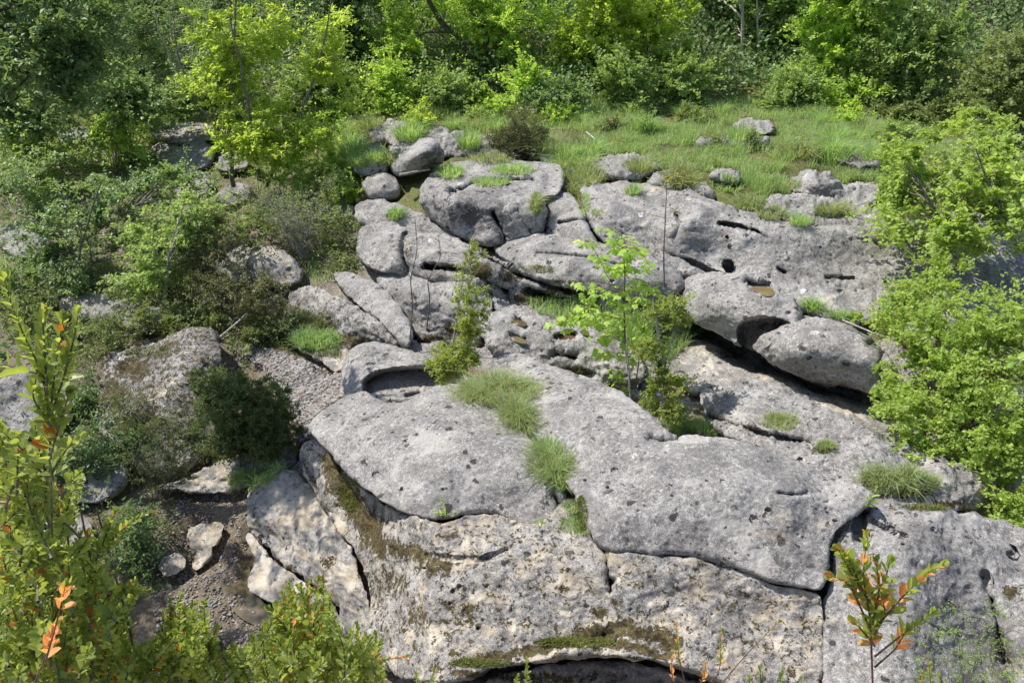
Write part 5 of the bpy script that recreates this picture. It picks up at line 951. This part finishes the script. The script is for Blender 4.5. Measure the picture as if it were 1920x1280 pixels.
plant('box_thicket', 'wide olive box thicket with bare twigs at the foot of the yellow-green maple', 'shrub', Pz(560, 470, .5), [(560, 400, 90, 40, 9.4, .4, 4), (630, 440, 50, 50, 9.1, .3, 3), (500, 420, 60, 40, 9.2, .4, 2), (440, 400, 60, 40, 9.4, .4, 2), (620, 350, 50, 40, 9.8, .4, 2), (640, 490, 36, 26, 8.7, .2, 1.5)], 'olive', .034, 15000, T_KITE, .55, 150, .11, .5, M_palebark, 60, .005, seed=68)
plant('box_thicket', 'fresh green scrub spilling over the ledge left of the rounded boulders', 'shrub', Pz(620, 350, .9), [(620, 310, 50, 34, 10.6, .3, 3), (580, 290, 60, 30, 10.8, .3, 2), (650, 350, 30, 34, 10, .3, 1.5), (530, 330, 60, 30, 10.4, .3, 2), (650, 250, 50, 24, 12, .3, 1.5)], 'bright', .04, 8500, T_KITE, .55, 110, .11, .5, M_bark, 36, .006, seed=69)
plant('twiggy_bush', 'bush of dry bare stems in front of the olive box thicket', 'shrub', Pz(570, 480, .5), [(560, 410, 60, 50, 8.9, .3, 3), (520, 380, 40, 40, 9, .3, 1)], 'olive', .03, 700, T_KITE, .5, 60, .12, .5, M_palebark, 55, .007, seed=70)
plant('heath_mound', 'big round dark green mound of heath beside the gravel bed', 'plant', Pz(460, 878, -.36), [(465, 768, 86, 72, 7.2, .34, 7), (415, 728, 56, 40, 7.3, .3, 2), (495, 815, 62, 36, 7.1, .3, 3), (440, 838, 70, 24, 7.0, .2, 2)], 'heath', .04, 40000, T_KITE, .28, 620, .05, .9, M_darkbark, 20, .004, seed=80, up=.1, shell=.4)
plant('mossy_scrub', 'thin grey-green scrub on the mossy pitted boulder', 'shrub', gh(300, 800), [(300, 760, 90, 50, 5.75, .12, 3), (280, 820, 90, 40, 5.5, .12, 3), (360, 820, 50, 40, 5.5, .12, 1)], 'heath', .02, 8000, T_KITE, .4, 130, .08, .6, M_bark, 40, .003, seed=71)
plant('reed_clump', 'clump of thin upright twiggy stems at the rim of the muddy hollow', 'shrub', Pz(300, 935, -.5), [(280, 850, 70, 60, 4.9, .15, 2), (330, 880, 40, 50, 4.9, .1, 1)], 'heath', .018, 3800, T_KITE, .35, 70, .06, .7, M_bark, 60, .0028, seed=72)
for i, (px, py, z, bl, n, lb) in enumerate([(60, 690, -.3, [(50, 650, 80, 40, 6.3, .3, 2), (120, 690, 60, 30, 6., .3, 1)], 6000, 'dark low scrub under the hazel at the left edge'), (90, 800, -.5, [(70, 790, 90, 40, 5.4, .3, 2), (150, 760, 50, 40, 5.5, .2, 1)], 6000, 'dark scrub in deep shade behind the tall box stem'),
 (190, 900, -.5, [(190, 840, 60, 50, 5.1, .2, 2), (150, 900, 60, 30, 4.9, .2, 1)], 4500, 'dark twiggy scrub left of the mossy pitted boulder'), (250, 1060, -.7, [(240, 990, 60, 50, 4.3, .2, 2), (260, 1080, 40, 50, 4.1, .2, 1.5)], 3600, 'shaded leafy scrub at the left rim of the muddy hollow'), (240, 620, .1, [(220, 600, 60, 26, 7., .3, 1), (300, 600, 50, 24, 7.1, .2, 1), (380, 590, 50, 20, 7.3, .2, 1)], 5500, 'low olive scrub between the small maple and the mossy boulder'), (150, 640, -.1, [(130, 620, 70, 30, 6.6, .3, 1), (60, 570, 60, 40, 6.8, .3, 1), (200, 640, 60, 24, 6.5, .3, 1)], 7000, 'brown-green tangle of twigs below the hazel bush'), (330, 540, .3, [(330, 550, 70, 34, 7.7, .3, 1), (250, 540, 50, 30, 7.5, .3, 1)], 6000, 'olive tangle between the small sapling and the juniper'), (30, 260, 1., [(30, 235, 90, 36, 11, .5, 1), (140, 250, 60, 40, 11.4, .5, 1)], 6000, 'sparse green scrub in front of the far left wood'), (500, 630, .1, [(500, 610, 50, 16, 7.2, .2, 1), (460, 630, 40, 14, 7., .2, 1)], 2600, 'dark undergrowth at the foot of the juniper')]):
    plant('low_scrub', lb, 'shrub', Pz(px, py, z), bl, 'dark' if i < 4 else 'olive', .03, n, T_KITE, .5, 70, .09, .5, M_darkbark, 30, .004, seed=200 + i)  # first four, in dark leaf colour, are added to darken the shaded left side
# spiky dark shrub on the far bank
plant('broom_bush', 'spiky dark broom bush on the far bank, beside the pale undercut block', 'shrub', Pz(990, 296, 1.45), [(985, 240, 40, 50, 11.3, .3, 4), (960, 265, 40, 28, 11.3, .3, 2), (1010, 215, 24, 34, 11.3, .2, 1.4), (935, 262, 24, 24, 11.3, .2, 1)], 'juniper', .05, 7000, T_KITE, .18, 90, .12, .8, M_darkbark, 60, .008, seed=73, up=.1)
plant('dry_bush', 'small dry brown-green bush by the pale undercut block', 'shrub', Pz(1065, 300, 1.45), [(1070, 275, 36, 22, 11, .2, 2), (1055, 300, 20, 20, 10.8, .15, 1)], 'juniper', .04, 1800, T_KITE, .25, 40, .08, .8, M_bark, 30, .004, seed=74)
# little saplings and weeds on the meadow
MEAD = [(790, 215, 'leafy pale sapling at the meadow edge below the willow', 'maple', 26, 36), (1210, 235, 'tiny upright sapling in the meadow left of centre right', 'mid', 14, 20), (1345, 262, 'small dark seedling on the thin bare strip', 'olive', 9, 12), (1410, 258, 'upright dark seedling beside the thin bare strip', 'olive', 10, 22), (1500, 280, 'thin seedling at the left end of the long thin slab', 'olive', 10, 20), (1556, 268, 'yellowish seedling above the long thin slab', 'boxy', 9, 14), (1145, 235, 'two-stemmed dark weed in the meadow', 'juniper', 22, 10), (1310, 215, 'olive low shrub at the wood edge', 'olive', 40, 20), (1600, 225, 'bright weed clump before the right end of the wood', 'bright', 36, 18), (1690, 250, 'low green clump at the right end of the meadow', 'mid', 50, 22), (900, 215, 'low green clump below the leaning willow', 'mid', 40, 18), (1060, 215, 'low clump below the blue-green shrub', 'bright', 40, 18), (640, 215, 'bright low clump at the left end of the meadow', 'bright', 50, 18)]
for i, (x, y, lb, lm, rx, ry) in enumerate(MEAD):
    p = gh(x, y + ry * .6)
    plant('meadow_plant', lb, 'plant', p, [(x, y, rx, ry, p[1], rx * .007)], lm, .035 if rx < 20 else .05, 240 + rx * 40, T_KITE, .5, 14 + rx // 2, .08, .6, M_bark, 12, .004, seed=120 + i, group='plants scattered over the meadow')
plant('brush_pile', 'heap of dry brown twigs and flood debris on the ledge', 'debris', gh(1275, 345), [(1275, 335, 30, 14, 9.9, .2, 1)], 'drygrass', .09, 900, T_KITE, .06, 30, .10, .6, M_straw, 60, .004, seed=75, foliage='twig_litter', wood='twig')
# bright thicket on the right
plant('bramble_thicket', 'large bright green thicket with brown stems filling the right side', 'shrub', Pz(1800, 830, .4),
 [(1760, 620, 110, 60, 5.8, .4, 5), (1830, 720, 110, 70, 5.3, .4, 6), (1720, 760, 70, 40, 5.3, .3, 3), (1880, 830, 80, 80, 4.9, .3, 4), (1880, 620, 80, 80, 5.5, .4, 4), (1700, 560, 70, 40, 6.3, .3, 2.2), (1760, 510, 80, 40, 6.7, .4, 1.6), (1660, 600, 40, 34, 6.2, .2, 1), (1900, 930, 50, 40, 4.6, .2, 1.2), (1690, 690, 40, 50, 5.6, .2, 1.4), (1740, 840, 70, 20, 5.0, .15, .8)],
 'bramble', .026, 60000, T_KITE, .78, 560, .075, .45, M_redtwig, 200, .004, seed=76, up=.6, shell=.6, spread_=.5)
plant('field_maple_bush', 'tall open bright green bush at the right edge above the thicket', 'shrub', Pz(1850, 560, .9),
 [(1780, 300, 110, 44, 8.4, .5, 5), (1720, 360, 80, 34, 8.2, .4, 3), (1880, 340, 80, 60, 7.8, .4, 3), (1850, 420, 90, 44, 7.5, .4, 3), (1700, 290, 50, 40, 9, .4, 1.5), (1750, 440, 70, 30, 7.6, .4, 1.4), (1830, 240, 80, 30, 9.4, .4, 1.5), (1690, 430, 40, 26, 7.8, .3, .7)],
 'bramble', .046, 21000, T_KITE, .75, 300, .10, .4, M_bark, 110, .008, trunk=[([(1800, 520), (1780, 440), (1740, 370), (1700, 310)], 7.8, .02, .006), ([(1910, 470), (1890, 420), (1860, 360), (1830, 280)], 7.6, .022, .006), ([(1890, 420), (1820, 390), (1760, 340)], 7.7, .012, .004)], seed=77, up=.7)
plant('bare_stem_clump', 'fan of thin bare whips behind the thicket on the right', 'shrub', Pz(1760, 520, .9), [(1700, 440, 60, 50, 7.4, .3, 2), (1650, 470, 50, 40, 7.3, .2, 1), (1800, 430, 70, 60, 7.4, .3, 2)], 'bramble', .03, 700, T_KITE, .6, 80, .07, .5, M_palebark, 70, .005, seed=78)
box_shoots('leafy_branch', 'near branch of large bright green leaves at the right edge', np.array([3.1, 2.4, 1.2]), [([(1990, 380), (1930, 350), (1895, 318)], 2.9), ([(1990, 400), (1935, 392), (1905, 388)], 2.9), ([(1990, 600), (1940, 585), (1905, 570)], 2.9), ([(1990, 660), (1935, 665), (1900, 678)], 2.9)], 2.9, .055, 7, 'bright', 'branch', None, .05, .002, [[(2160, 1100, 2.7), (2040, 700, 2.8), (1990, 400, 2.9)]], .8, wd=.62)
# saplings in the middle
def near_pt(px, py, Y): return Py(px, py, Y)
MX = []
rs_ = np.random.RandomState(5)
def maple_sapling(name, label, base, trunks, tips, size, seed, mat='maple'):
    """thin stems with pairs of drooping lobed leaves at the twig tips; tips: (px, py, Y)"""
    rs = np.random.RandomState(seed); t = root(name, base, label, 'tree'); lines = []; A = []; f = base[1] / trunks[0][1]; size *= f
    trunks = [(q[0], q[1] * f, q[2] * f, q[3] * f) for q in trunks]; tips = [(q[0], q[1], q[2] * f) for q in tips]
    for pl, Y, ra, rb in trunks:
        pts = np.array([Py(x, y, Y) for x, y in pl]); k = len(pts); tt = np.linspace(0, k - 1, 5 * k); P3 = np.stack([np.interp(tt, np.arange(k), pts[:, a]) for a in range(3)], 1)
        for _ in range(2): P3[1:-1] = (P3[:-2] + 2 * P3[1:-1] + P3[2:]) / 4
        lines.append((P3, np.linspace(ra, rb, len(P3)))); A.append(P3)
    tv, tf = tubes(lines, 7); child('trunk', tv, tf, M_bark, t); A = np.concatenate(A); LP, LD, LN, LL = [], [], [], []; lines = []
    for x, y, Y in tips:
        c = Py(x, y, Y) + rs.normal(size=3) * [0, .12, 0]; d = np.linalg.norm(A - c, axis=1) + np.maximum(0, A[:, 2] - c[2] + .03) * 2; a = A[np.argmin(d)]
        ln = twig(a, c, .0035, .0018, rs, .08, 6, .1); lines.append(ln)
        for f, m in ((.6, 2), (.8, 2), (1., 4)):
            p = ln[0][int(round(f * 5))]
            for q in range(m):
                a_ = rs.uniform(0, 6.28); o = np.array([math.cos(a_), math.sin(a_), rs.uniform(-.35, .2)]); s = size * rs.uniform(.55, 1.15)
                e = p + unit(o) * s * .45; lines.append((np.array([p, (p + e) / 2 + [0, 0, .004], e]), np.array([.0012, .001, .0008])))
                LP.append(e); LD.append(o + [0, 0, -.5]); LN.append(np.array([0, 0, 1.]) + o * .5 + rs.normal(size=3) * .3); LL.append(s)
    V, F, R = leaves(np.array(LP), np.array(LD), np.array(LN), np.array(LL), np.array(LL) * 1.05, T_MAPLE, rs); child('foliage', V, F, ML[mat], t, True, dict(rnd=R))
    tv, tf = tubes(lines, 4); child('twig', tv, tf, M_redtwig, t); return t
tips = [(1095, 447), (1118, 470), (1140, 430), (1160, 470), (1180, 455), (1200, 480), (1172, 440), (1135, 495), (1160, 500), (1185, 505), (1205, 470), (1150, 520), (1120, 540), (1085, 525), (1100, 560), (1140, 555), (1165, 545), (1190, 540), (1210, 520), (1225, 555), (1130, 585), (1095, 590), (1060, 590), (1155, 590), (1185, 580), (1215, 590), (1110, 610), (1070, 605), (1125, 640), (1140, 620), (1170, 625), (1200, 640), (1230, 620), (1128, 660), (1095, 570), (1040, 597), (1185, 470), (1195, 605), (1150, 450), (1160, 710), (1175, 735), (1148, 722), (1165, 655), (1235, 545), (1245, 640)]
maple_sapling('maple_sapling', 'young maple with drooping lime-green lobed leaves in the middle of the gorge', Pz(1185, 745, .30), [([(1184, 745), (1178, 690), (1172, 640), (1170, 570), (1172, 510), (1165, 440)], 6.15, .011, .003), ([(1190, 735), (1196, 690), (1206, 630), (1215, 560)], 6.15, .007, .002), ([(1172, 570), (1140, 520), (1112, 465)], 6.15, .004, .002), ([(1172, 600), (1130, 590), (1070, 595)], 6.15, .004, .002)], [(x + dx, y + dy, 6.15) for x, y in tips for dx, dy in ((0, 0), (9, 12))], .08, 5, 'bright')
maple_sapling('maple_sapling', 'thin sapling with few red-edged leaves right of the young maple, tall bare tip', Pz(1246, 560, .9), [([(1246, 545), (1244, 480), (1248, 400), (1250, 350)], 7.6, .009, .003)], [(1225, 430, 7.6), (1262, 415, 7.6), (1215, 400, 7.6), (1258, 380, 7.6)], .03, 6, 'olive')
def clump_tree(name, label, base, trunk, blobs, mat, n, cl, rc, size, seed, **k):
    plant(name, label, 'tree', base, blobs, mat, size, n, T_KITE, .6, cl, rc, .6, M_palebark, min(cl, 60), .004, trunk, seed, **k)
clump_tree('box_sapling', 'small box tree with dark tufted leaves and pale twin stems, right of the young maple', Pz(1250, 790, .35), [([(1250, 800), (1246, 720), (1244, 660), (1230, 600), (1225, 560)], 6.0, .014, .005), ([(1246, 690), (1262, 630), (1275, 580)], 6.0, .008, .004), ([(1180, 800), (1182, 740), (1176, 660), (1175, 620)], 6.0, .01, .004)],
 [(1240, 590, 40, 34, 6.0, .15, 3), (1275, 610, 26, 34, 6.0, .12, 2), (1220, 650, 34, 30, 6.0, .12, 2), (1250, 720, 46, 34, 5.9, .15, 3), (1225, 770, 30, 26, 5.8, .1, 2), (1270, 560, 24, 20, 6.0, .1, 1), (1260, 770, 30, 20, 5.8, .1, 1.5)], 'box', 12000, 170, .042, .022, 90)
clump_tree('box_bush', 'yellow-green box bush growing behind the big tussock', Pz(850, 715, .6), [([(845, 715), (848, 640), (862, 560), (868, 510)], 6.2, .008, .003), ([(858, 715), (880, 620), (890, 560)], 6.2, .007, .003)],
 [(850, 670, 46, 40, 6.15, .18, 5), (880, 610, 26, 50, 6.2, .12, 3), (830, 690, 36, 26, 6.1, .1, 2), (868, 545, 20, 40, 6.3, .1, 1.4), (890, 570, 22, 30, 6.3, .1, 1.3)], 'boxy', 13000, 190, .042, .021, 91)
clump_tree('box_sapling', 'narrow box sapling above the mossy broken step, near the long smooth boulder', Pz(880, 540, .8), [([(885, 545), (882, 500), (880, 455)], 7.3, .009, .003)],
 [(882, 465, 14, 26, 7.3, .06, 1.6), (872, 505, 22, 20, 7.3, .08, 1.6), (900, 490, 16, 20, 7.3, .06, 1)], 'boxy', 1300, 46, .03, .019, 92)
for x0, x1, y0, y1, Y, lb in [(768, 778, 640, 410, 6.9, 'tall reddish bare sapling left of the broad shelf'), (800, 822, 610, 440, 7.1, 'thinner leaning bare sapling beside the tall reddish one')]:
    maple_sapling('thin_sapling', lb, gh(x0, y0 + 8), [([(x0, y0 + 8), (x0 + 6, y0 * .7 + y1 * .3), (x0 + 1, (y0 + y1) / 2), (x1 + 5, y0 * .25 + y1 * .75), (x1, y1)], Y, .007, .0022), ([(x0 + 3, (y0 + y1) / 2), (x0 - 12, (y0 + y1) / 2 - 40)], Y, .003, .0015)], [(x1 - 5, y1 + 4, Y), (x1 + 14, y1 + 30, Y), (x1 - 18, y1 + 42, Y), (x1 + 6, y1 + 70, Y)], .022, 7, 'blue')
box_shoots('crack_weed', 'small green weed rooted in the thin crack of the foreground rock', gh(838, 968), [([(838, 972), (832, 955), (826, 935)], float(gh(838, 968)[1])), ([(838, 972), (822, 960), (812, 956)], float(gh(838, 968)[1])), ([(838, 972), (850, 962), (858, 958)], float(gh(838, 968)[1]))], 5, .03, 8, 'bright', 'plant', None, .016, .001, wd=.35)
box_shoots('crack_weed', 'little green fern leaf at the right end of the thin crack', gh(1010, 985), [([(1012, 992), (1008, 978), (1000, 972)], float(gh(1012, 990)[1]) - .02), ([(1012, 992), (1018, 980), (1016, 972)], float(gh(1012, 990)[1]) - .02)], 5, .024, 9, 'bright', 'plant', None, .014, .001, wd=.35)
box_shoots('crack_weed', 'broad green leaves in the dark notch of the right crack', gh(1622, 940), [([(1622, 945), (1632, 930), (1642, 918)], float(gh(1622, 950)[1])), ([(1615, 955), (1628, 945), (1640, 940)], float(gh(1622, 950)[1]))], 5, .05, 10, 'bright', 'plant', None, .03, .001, wd=.35)
# driftwood sticks
def stick(label, pts, z, r):
    P = np.array([Pz(x, y, z_) for (x, y), z_ in zip(pts, z)]); k = len(P); tt = np.linspace(0, k - 1, 10); P3 = np.stack([np.interp(tt, np.arange(k), P[:, a]) for a in range(3)], 1)
    c = P3.mean(0); V, F = tubes([(P3 - c, np.linspace(r, r * .5, 10))], 6); tag(obj('dead_stick', mk_mesh('dead_stick', V, F, [M_palebark]), None, c), label, 'stick')
stick('pale dead stick lying in front of the pointed boulder', [(748, 328), (780, 322), (806, 318)], [1.45, 1.47, 1.5], .02)
stick('dead stick leaning out of the juniper over the dark hollow', [(412, 632), (450, 600), (480, 570), (540, 545)], [.25, .32, .42, .5], .012)
stick('curved pale stick in the meadow', [(1100, 248), (1112, 258), (1118, 264)], [1.72, 1.72, 1.7], .015)
stick('grey branch lying under the thicket edge', [(1580, 600), (1640, 625), (1700, 645)], [1.22, 1.22, 1.15], .009)
stick('pale crossed stick beside the shaded rocks at left', [(360, 250), (395, 242), (410, 248)], [1.5, 1.5, 1.5], .02)
stick('grey arching dead branch in front of the hazel bush', [(0, 345), (40, 328), (100, 350), (140, 390)], [1.1, 1.2, 1.1, .9], .012)

# ================================================================== FOREGROUND BOX, rooted on the bank below the frame
rs_ = np.random.RandomState(11)
def spray(cx, cy, rx, ry, n, Y0, Y1, L=(50, 120), ang=(-.9, .9), orange=0., skip=.1):
    out = []
    for _ in range(n):
        a = rs_.uniform(0, 6.28); q = math.sqrt(rs_.rand()); x, y = cx + rx * q * math.cos(a), cy + ry * q * math.sin(a); Y = rs_.uniform(Y0, Y1)
        l = rs_.uniform(*L); th = rs_.uniform(*ang); bx, by = x - math.sin(th) * l * .6, y + math.cos(th) * l * .6; tx, ty = x + math.sin(th + rs_.normal() * .3) * l * .5, y - math.cos(th) * l * .5
        out.append(([(bx, by), (x, y), (tx, ty)], [Y + rs_.normal() * .06, Y, Y + rs_.normal() * .05], skip, orange if rs_.rand() < .25 else 0))
    return out
TALL = [([(95, 860), (92, 780), (80, 700), (50, 640), (24, 580), (8, 525)], [1.15, 1.12, 1.1, 1.08, 1.06, 1.05], .08), ([(92, 800), (100, 720), (108, 660), (118, 600)], [1.12, 1.1, 1.1, 1.1], .05), ([(88, 740), (84, 660), (80, 600), (84, 585)], 1.08, .1), ([(95, 780), (125, 690), (142, 620), (146, 590)], [1.12, 1.1, 1.1, 1.1], .05), ([(70, 700), (30, 690), (-10, 675)], 1.08, .1), ([(95, 800), (60, 745), (70, 700)], 1.1, .1), ([(95, 850), (120, 770), (128, 740)], 1.1, .1), ([(90, 900), (70, 830), (66, 795)], 1.2, .05), ([(90, 900), (125, 840), (150, 820)], 1.2, .05), ([(90, 900), (40, 840), (10, 815)], 1.2, .05), ([(100, 900), (90, 850), (100, 815)], 1.15, .0)]
box_shoots('box_bush', 'tall box stem with large sunlit leaves at the left edge, nearest to the camera', Py(110, 1500, 1.9), TALL, 1.1, .027, 21, 'box', gap=.010, r=.0013, stem_from=[[(110, 1500, 1.9), (100, 1100, 1.8), (95, 860, 1.18)]], group='box bushes on the near bank')
MASS = spray(55, 970, 90, 110, 54, 1.3, 1.9) + spray(90, 1140, 130, 120, 110, 1.3, 1.9, orange=.04) + spray(60, 1240, 100, 60, 44, 1.2, 1.6, orange=.05) + spray(190, 1200, 60, 80, 44, 1.5, 1.9) + spray(20, 870, 40, 50, 16, 1.3, 1.6) + \
 [([(170, 1060), (210, 1010), (250, 975), (278, 960)], [1.7, 1.65, 1.6, 1.6], .05), ([(180, 1050), (200, 1000), (215, 960)], 1.65, .1), ([(190, 1110), (240, 1105), (275, 1108)], 1.65, .1)]
box_shoots('box_bush', 'dense box bush filling the lower left corner', Py(90, 1560, 1.7), MASS, 1.6, .025, 22, 'box', gap=.0095, r=.0018, stem_from=[[(60 + 55 * i, 1600, 1.7), (50 + 50 * i, 1200, 1.7), (60 + 30 * i, 950, 1.65)] for i in range(5)], group='box bushes on the near bank')
LOW = spray(340, 1200, 50, 70, 22, 1.5, 1.8, (60, 130), (-.5, .5)) + spray(300, 1255, 90, 40, 44, 1.4, 1.7) + spray(420, 1270, 80, 30, 18, 1.5, 1.7) + [([(330, 1260), (322, 1190), (318, 1125)], 1.6, .05), ([(360, 1290), (350, 1200), (345, 1140)], 1.6, .05)]
box_shoots('box_bush', 'box shoots rising at the bottom, left of the muddy hollow outlet', Py(330, 1600, 1.6), LOW, 1.6, .024, 23, 'box', gap=.0095, r=.0016, stem_from=[[(330, 1600, 1.6), (335, 1260, 1.6)]], group='box bushes on the near bank')
LOW2 = spray(560, 1190, 60, 60, 34, 1.6, 2.0, (60, 130), (-.7, .5), .12) + spray(620, 1245, 90, 34, 40, 1.5, 1.9, (50, 110), (-.9, .9), .15) + spray(520, 1250, 90, 36, 22, 1.5, 1.9, (50, 110), (-.9, .9), .12) + [([(610, 1260), (608, 1180), (606, 1085)], 1.8, .05), ([(500, 1260), (494, 1210), (492, 1170)], 1.7, .05), ([(640, 1280), (700, 1240), (760, 1230)], 1.7, .05, .4), ([(560, 1260), (545, 1180), (548, 1120)], 1.7, .05, .3)]
box_shoots('box_bush', 'box bush with orange leaves at the bottom, over the white curved ledge', Py(560, 1620, 1.8), LOW2, 1.7, .025, 24, 'box', gap=.0095, r=.0016, stem_from=[[(560, 1620, 1.8), (580, 1260, 1.8)], [(560, 1620, 1.8), (500, 1270, 1.7)]], group='box bushes on the near bank')
box_shoots('box_sprig', 'coral leaved twig standing out of the lower left box bush', Py(40, 1560, 1.1), [([(60, 1290), (85, 1230), (100, 1175)], 1.1, .5, 1.), ([(85, 1240), (108, 1160), (122, 1100)], 1.08, .72, 1.)], 1.1, .034, 33, 'boxy', gap=.016, r=.0012, stem_from=[[(40, 1560, 1.1), (60, 1290, 1.1)]], cat='twig', bark=M_redtwig)
box_shoots('box_sprig', 'single box tip poking up below the mossy arch', Py(985, 1500, 1.7), [([(990, 1300), (988, 1270), (988, 1238)], 1.7, .0), ([(980, 1310), (968, 1285), (970, 1268)], 1.7, 0.)], 1.7, .017, 25, 'boxy', gap=.009, r=.0014, stem_from=[[(985, 1500, 1.7), (988, 1300, 1.7)]], cat='twig', group='box sprigs along the bottom edge')
box_shoots('box_sprig', 'box tip at the bottom, left of the mossy arch', Py(820, 1500, 1.7), [([(800, 1320), (806, 1285), (815, 1255)], 1.7, 0.), ([(790, 1320), (785, 1290), (780, 1262)], 1.7, 0.)], 1.7, .017, 26, 'boxy', gap=.009, r=.0014, stem_from=[[(820, 1500, 1.7), (800, 1320, 1.7)]], cat='twig', group='box sprigs along the bottom edge')
box_shoots('box_sprig', 'orange and yellow box twigs against the pale rock, right of the arch', Py(1310, 1560, 1.6), [([(1290, 1300), (1272, 1230), (1268, 1170)], 1.6, .45, .4), ([(1300, 1300), (1320, 1270), (1325, 1240)], 1.6, .4, 1.), ([(1310, 1300), (1350, 1260), (1352, 1180)], 1.6, .5, .2), ([(1345, 1290), (1400, 1225), (1460, 1165)], 1.6, .8, .2), ([(1280, 1320), (1258, 1260), (1262, 1225)], 1.6, .5, 1.)], 1.6, .015, 27, 'boxy', gap=.010, r=.0012, stem_from=[[(1310, 1560, 1.6), (1300, 1300, 1.6)]], cat='twig', bark=M_redtwig)
box_shoots('box_sprig', 'green box tips at the bottom edge below the vertical crack', Py(1440, 1560, 1.5), [([(1425, 1320), (1426, 1280), (1426, 1250)], 1.5, 0), ([(1455, 1320), (1462, 1280), (1468, 1252)], 1.5, 0.), ([(1480, 1320), (1490, 1290), (1500, 1272)], 1.5, 0.), ([(1400, 1320), (1408, 1292), (1404, 1270)], 1.5, 0.)], 1.5, .018, 28, 'box', gap=.009, r=.0014, stem_from=[[(1440, 1560, 1.5), (1440, 1320, 1.5)]], cat='twig')
RT = [([(1636, 1270), (1632, 1160), (1618, 1080), (1625, 1005)], [1.3] * 4, .25, .25), ([(1632, 1130), (1600, 1080), (1572, 1030)], 1.3, .15, .1), ([(1636, 1170), (1650, 1100), (1642, 1050)], 1.3, .1, .5), ([(1640, 1230), (1690, 1190), (1745, 1150)], 1.3, .5, .1), ([(1638, 1180), (1690, 1120), (1735, 1075), (1765, 1060)], 1.3, .25, .1), ([(1632, 1180), (1610, 1130), (1590, 1090), (1560, 1080)], 1.3, .4, .3), ([(1640, 1210), (1615, 1180), (1600, 1165)], 1.3, .1, .5), ([(1640, 1250), (1680, 1215), (1700, 1180)], 1.3, .5, .8), ([(1632, 1110), (1660, 1090), (1668, 1050)], 1.3, .2, .4), ([(1640, 1190), (1660, 1150), (1655, 1120)], 1.3, .1, .3), ([(1610, 1090), (1595, 1055), (1585, 1040)], 1.3, .0, .1)]
box_shoots('box_sprig', 'branched box twig with green and orange leaves standing before the right rock slab', Py(1645, 1560, 1.3), RT, 1.3, .030, 29, 'boxy', gap=.0115, r=.0016, stem_from=[[(1645, 1560, 1.3), (1636, 1270, 1.3)]], cat='twig', bark=M_redtwig)
box_shoots('box_sprig', 'yellow box tips at the bottom edge right of the branched twig', Py(1760, 1560, 1.4), [([(1750, 1320), (1745, 1280), (1742, 1245)], 1.4, 0, .2), ([(1730, 1320), (1720, 1290), (1728, 1262)], 1.4, 0., .2), ([(1765, 1320), (1770, 1290), (1762, 1265)], 1.4, 0.)], 1.4, .017, 30, 'boxy', gap=.0095, r=.0014, stem_from=[[(1760, 1560, 1.4), (1750, 1320, 1.4)]], cat='twig')
plant('thin_scrub', 'wispy green scrub before the dark cleft at the lower right', 'shrub', Py(1800, 1420, 2.9), [(1800, 1220, 100, 50, 3.1, .2, 3), (1870, 1180, 60, 60, 3.2, .2, 1.5), (1760, 1170, 60, 40, 3.2, .15, 1), (1850, 1260, 90, 40, 3., .2, 2)], 'mid', .012, 3200, T_KITE, .45, 100, .035, .6, M_bark, 60, .0016, seed=79)
